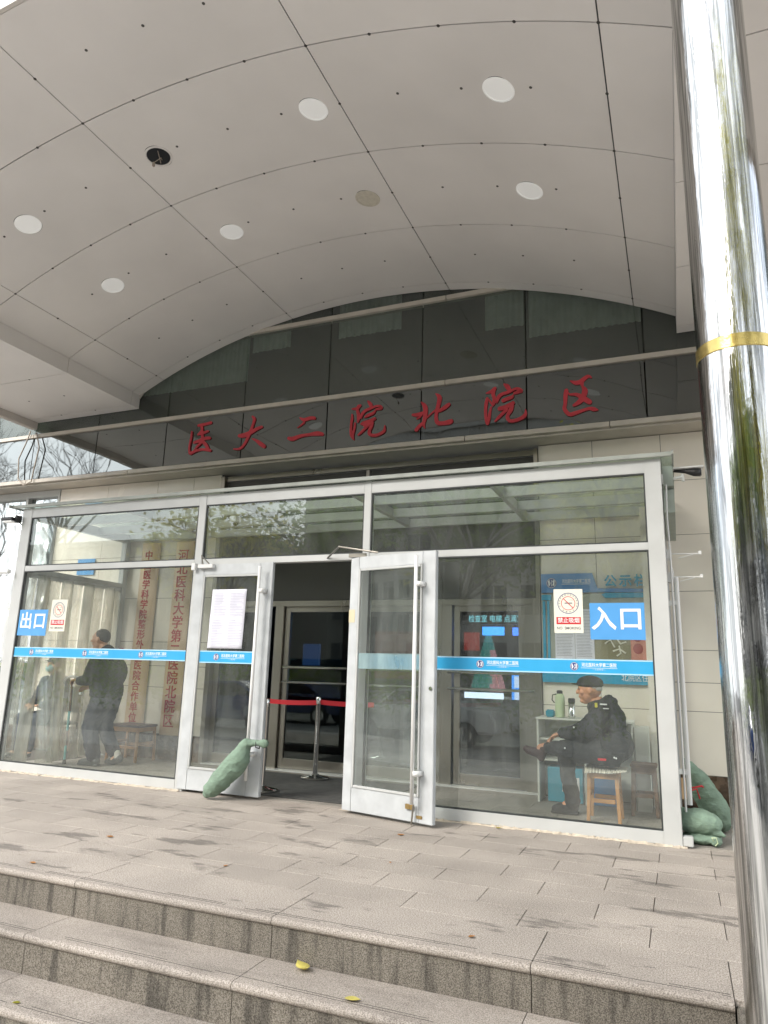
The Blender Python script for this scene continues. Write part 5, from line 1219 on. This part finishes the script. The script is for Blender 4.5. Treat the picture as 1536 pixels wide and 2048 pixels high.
organic('jacket', [[(-8.12, 7.5, .97, .075), (-8.2, 7.45, .72, .065), (-8.07, 7.22, .665, .045)], [(-7.78, 7.5, .97, .075), (-7.70, 7.45, .72, .065), (-7.84, 7.22, .665, .045)], [(-7.95, 7.5, .98, .09), (-7.95, 7.5, 1.05, .07)]], M_['guardcloth'], man3, voxel=.011, smooth=4, fold=.008, extra=jk3)
organic('trousers', [[(-8.04, 7.5, .5, .10), (-8.08, 7.12, .49, .075), (-8.06, 7.1, .13, .06)], [(-7.86, 7.5, .5, .10), (-7.84, 7.12, .49, .075), (-7.84, 7.1, .13, .06)]], M_['guardcloth'], man3, voxel=.011, smooth=4, fold=.006)
m_ = MB(); m_.ball((-7.945, 7.37, 1.145), .06, (1.05, .7, .85), 10); m_.build('face_mask', M_['mask'], man3, smooth=True)
m_ = MB(); m_.ball((-7.95, 7.47, 1.23), .108, (.95, 1.0, .8), 12); m_.ball((-7.945, 7.38, 1.245), .075, (1.1, .9, .15), 10); m_.build('cap', M_['guardcloth'], man3, smooth=True)
for x in (-8.06, -7.84): organic('shoe', [[(x, 7.1, .055, .045), (x, 6.98, .04, .036)]], M_['shoe'], man3, voxel=.01, smooth=3)
t = thing('chair', 'black chair under the seated guard behind the strip curtain', 'chair', (-8.0, 7.55, 0))
MB().box(-8.2, -7.7, 7.3, 7.8, .40, .44).build('seat', M_['black'], t, bevel=.01); MB().box(-8.2, -7.7, 7.76, 7.8, .55, .9).build('backrest', M_['black'], t, bevel=.01)
for x in (-8.18, -7.74):
    for y in (7.33, 7.75): MB().box(x, x + .03, y, y + .03, 0, .40 if y < 7.5 else .9).build('leg', M_['black'], t)

# ------------------------------------------------------------------ leaves
def leafobj(label, x, y, z, L_, mt, rz, curl=.25, wid=.27):
    m_ = MB(); n = 8; vv = []
    for i in range(n + 1):
        u_ = i / n; wd = L_ * wid * math.sin(math.pi * min(u_ * 1.05, 1)) ** .8
        cz = L_ * curl * (2 * u_ - 1) ** 2 + .003
        for s_ in (-1, 0, 1): vv.append(((u_ - .5) * L_, s_ * wd, cz + abs(s_) * wd * .5))
    Mx = Matrix.Translation((x, y, z)) @ Matrix.Rotation(rz, 4, 'Z')
    m_.add([tuple(Mx @ Vector(p)) for p in vv], [(3 * i + a_, 3 * i + 3 + a_, 3 * i + 4 + a_, 3 * i + 1 + a_) for i in range(n) for a_ in (0, 1)])
    o_ = m_.build('fallen_leaf', mt, smooth=True); q = o_.modifiers.new('s', 'SOLIDIFY'); q.thickness = .0008
    tag(o_, label, 'leaf', 'fallen leaves on the steps and platform')
leafobj('bright yellow curled leaf on the second step, largest leaf in view', -1.79, 3.43, -.195, .12, M_['yellowleaf'], 2.5, .2)
leafobj('yellow leaf at the lower edge of the second step', -1.43, 3.235, -.195, .075, M_['yellowleaf'], .3, .1)
leafobj('greenish leaf on the lowest step in the bottom left corner', -3.08, 2.92, -.39, .04, M_['leafB'], .6, .1)
leafobj('orange brown leaf lying on the paving left of the green sandbag', -3.91, 4.37, 0, .06, M_['brownleaf'], .2, .1)
leafobj('orange brown leaf close to the left end of the top step', -3.82, 3.61, 0, .05, M_['brownleaf'], .1, .1)
leafobj('small tan leaf in the middle of the paving', -2.74, 4.13, 0, .035, M_['brownleaf'], 1.2, .15)
leafobj('small tan leaf on the paving in front of the open right door', -1.846, 4.72, 0, .03, M_['brownleaf'], 2.2, .15)
leafobj('tan leaf on the paving close to the foot of the right door', -2.07, 5.5, 0, .06, M_['brownleaf'], .4, .15)
leafobj('pale leaf against the base of the right glass pane', -1.45, 6.13, .004, .05, M_['yellowleaf'], .3, .2)
leafobj('pale leaf on the vestibule floor under the wooden stool', -.70, 6.83, .003, .04, M_['yellowleaf'], .9, .2)
leafobj('reddish brown leaf on the edge slab near the middle of the top step', -1.0, 3.66, 0, .04, M_['brownleaf'], .9, .1)

# ------------------------------------------------------------------ street behind the camera (seen in the reflections)
def tree(label, x, y, H_, leafm, bare=False, seed=0, dens=1.0, droop=0, spread=1.0):
    r_ = random.Random(seed); t_ = thing('street_tree', label, 'tree', (x, y, -.585), 'street trees facing the entrance')
    tips = []; tb = MB()
    def grow(p, d, ln, rad, lev):
        q = p + d * ln; mid = p + d * ln * .5 + Vector((r_.uniform(-1, 1), r_.uniform(-1, 1), 0)) * ln * .05
        tb.tube([p, mid, q], [rad, rad * .85, rad * .68], 7 if lev < 2 else 5)
        if lev >= (6 if bare else 4): tips.append((q, d)); return
        if lev >= 2: tips.append((q, d))
        for k in range(r_.choice((2, 3, 3)) if lev else 4):
            nd = (d + Vector((r_.uniform(-1, 1), r_.uniform(-1, 1), r_.uniform(-.2, .6))) * (.75 if lev else .6) * spread).normalized()
            grow(q, nd, ln * r_.uniform(.62, .82), rad * .62, lev + 1)
    grow(Vector((x, y, -.585)), Vector((0, 0, 1)), H_ * (.24 if bare else .30), H_ * (.0085 if bare else .017), 0)
    tb.build('trunk', M_['barkpale'] if bare else M_['bark'], t_, smooth=True)
    if not bare:
        cb = MB(); N = int(9 * dens)
        for q, d in tips:
            cx = q + Vector((r_.gauss(0, .25), r_.gauss(0, .25), r_.gauss(0, .25)))
            for k in range(N):
                p = cx + Vector((r_.gauss(0, .42), r_.gauss(0, .42), r_.gauss(-droop, .42 + droop)))
                s_ = r_.uniform(.07, .17); a_ = Vector((r_.uniform(-1, 1), r_.uniform(-1, 1), r_.uniform(-1, 1))).normalized(); b_ = a_.orthogonal().normalized() 
                cb.add([p - a_ * s_, p - b_ * s_ * .5, p + a_ * s_, p + b_ * s_ * .5], [(0, 1, 2, 3)])
        cb.build('crown', leafm, t_)
TREES = [(-2.2, -11.5, 9, 'leafB', 1.5, 0), (-7.2, -11.0, 9, 'leafA', 1.5, 0), (-12.0, -11.8, 9.5, 'leafA', 1.4, 0), (-17.0, -11.0, 9, 'leafB', 1.1, 0), (-5.2, -4.6, 12, None, 0, 0), (-21.5, -7, 15, None, 0, 0), (-30, -6, 16, None, 0, 0), (2.6, -11.2, 9, 'leafA', 1.3, 0), (7.6, -9.0, 9, 'leafB', 1.4, .3), (12.5, -7.0, 9, 'leafB', 1.2, .3), (-.9, -6.8, 10.5, 'leafB', 1.0, .1), (4.2, -4.2, 12.5, 'leafB', 1.3, .15), (8.2, -.8, 12.5, 'leafB', 1.3, .1)]
TL = ['yellow green broad tree straight behind the photographer', 'dark green tree left of the yellow green one across the street', 'large dark green tree farther left across the street', 'pale leaved tree before the bare trees across the street', 'bare tree standing left behind the photographer', 'bare branching tree across the street', 'tallest bare branching tree at the far left end of the street', 'dark green tree right of the yellow green one', 'drooping yellow green tree to the right across the street', 'last drooping tree at the far right across the street', 'tall yellow green tree closest behind the photographer', 'tall spreading yellow green tree to the right of the photographer', 'yellow green tree standing beside the right end of the canopy']
for k, ((x, y, h, lm, dn, dr), lb) in enumerate(zip(TREES, TL)):
    tree(lb, x, y, h, M_[lm] if lm else None, bare=lm is None, seed=k + 11, dens=dn * 2.0, droop=dr)
hb = MB(); r9 = random.Random(5)  # hedge added out of view to darken what the lower panes reflect
for k in range(14000):
    p = Vector((r9.uniform(-40, 20), -10.5 + r9.gauss(0, .35), -.55 + r9.random() ** .8 * 1.9)); s_ = r9.uniform(.05, .11); a_ = Vector((r9.uniform(-1, 1), r9.uniform(-1, 1), r9.uniform(-1, 1))).normalized(); b_ = a_.orthogonal().normalized()
    hb.add([p - a_ * s_, p - b_ * s_ * .6, p + a_ * s_, p + b_ * s_ * .6], [(0, 1, 2, 3)])
stuff(tag(hb.build('hedge', M_['leafA']), 'added dark green hedge across the street, darkening the lower pane reflections', 'hedge'))

def block(label, x0, x1, y, H_, mt, floors, cols):
    t_ = thing('opposite_building', label, 'building', ((x0 + x1) / 2, y, -.585))
    MB().box(x0, x1, y - 12, y, -.585, H_).build('wall', mt, t_); wd = (x1 - x0) / cols; fh = (H_ - 1) / floors
    fr_ = MB(); gl_ = MB()
    for i in range(cols):
        for j in range(floors):
            xa = x0 + wd * i + wd * .18; xb = xa + wd * .64; za = .4 + fh * j + fh * .28; zb = za + fh * .52
            gl_.box(xa, xb, y + .01, y + .03, za, zb); fr_.box(xa - .08, xb + .08, y + .002, y + .10, za - .12, za - .01); fr_.box(xa + wd * .3, xa + wd * .33, y + .031, y + .06, za, zb)
    gl_.build('windows', M_['carglass'], t_); fr_.build('sills', mt, t_)
    MB().box(x0 - .2, x1 + .2, y - 12, y + .25, H_ + .01, H_ + .5).build('roof', mt, t_)
block('cream apartment block facing the entrance across the street', -22, 3, -27, 17, M_['facade1'], 5, 11)
block('grey office block facing the entrance farther right', 6, 26, -30, 14, M_['facade2'], 6, 8)
block('low cream building at the far left across the street', -58, -30, -34, 11, M_['facade1'], 3, 12)
def car(label, x, y, mt, rz=0):
    t_ = thing('parked_car', label, 'car', (x, y, -.585), 'cars parked across the street'); z = -.585
    prof = [(-2.1, .35), (-2.15, .7), (-1.9, .88), (-1.1, .95), (-.55, 1.38), (.75, 1.42), (1.4, 1.0), (2.0, .92), (2.15, .65), (2.1, .35)]
    m_ = MB(); m_.prism([(x + a_, z + b_) for a_, b_ in prof], y - .85, y + .85); m_.build('body', mt, t_, bevel=.06, segs=3)
    m_ = MB(); m_.prism([(x - .95, z + .98), (x - .5, z + 1.32), (x + .7, z + 1.35), (x + 1.2, z + 1.02)], y - .875, y + .875); m_.build('side_windows', M_['carglass'], t_)
    for wx in (-1.35, 1.35):
        for wy in (-.86, .72): 
            wv = MB(); wv.disc((x + wx, y + wy, z + .32), (0, 1, 0), .32, .16, 24); wo = wv.build('wheel', M_['rubber'], t_)
            rm = MB(); rm.disc((x + wx, y + wy + (.165 if wy > 0 else -.02), z + .32), (0, 1, 0), .2, .015, 20); rm.build('rim', M_['chrome'], wo)
car('white hatchback parked behind the photographer', -6.4, -6.2, M_['carwhite']); car('dark blue car parked left of the white one', -12.5, -6.2, M_['carblue']); car('red car parked to the right across the street', 4.4, -6.0, M_['carred'])
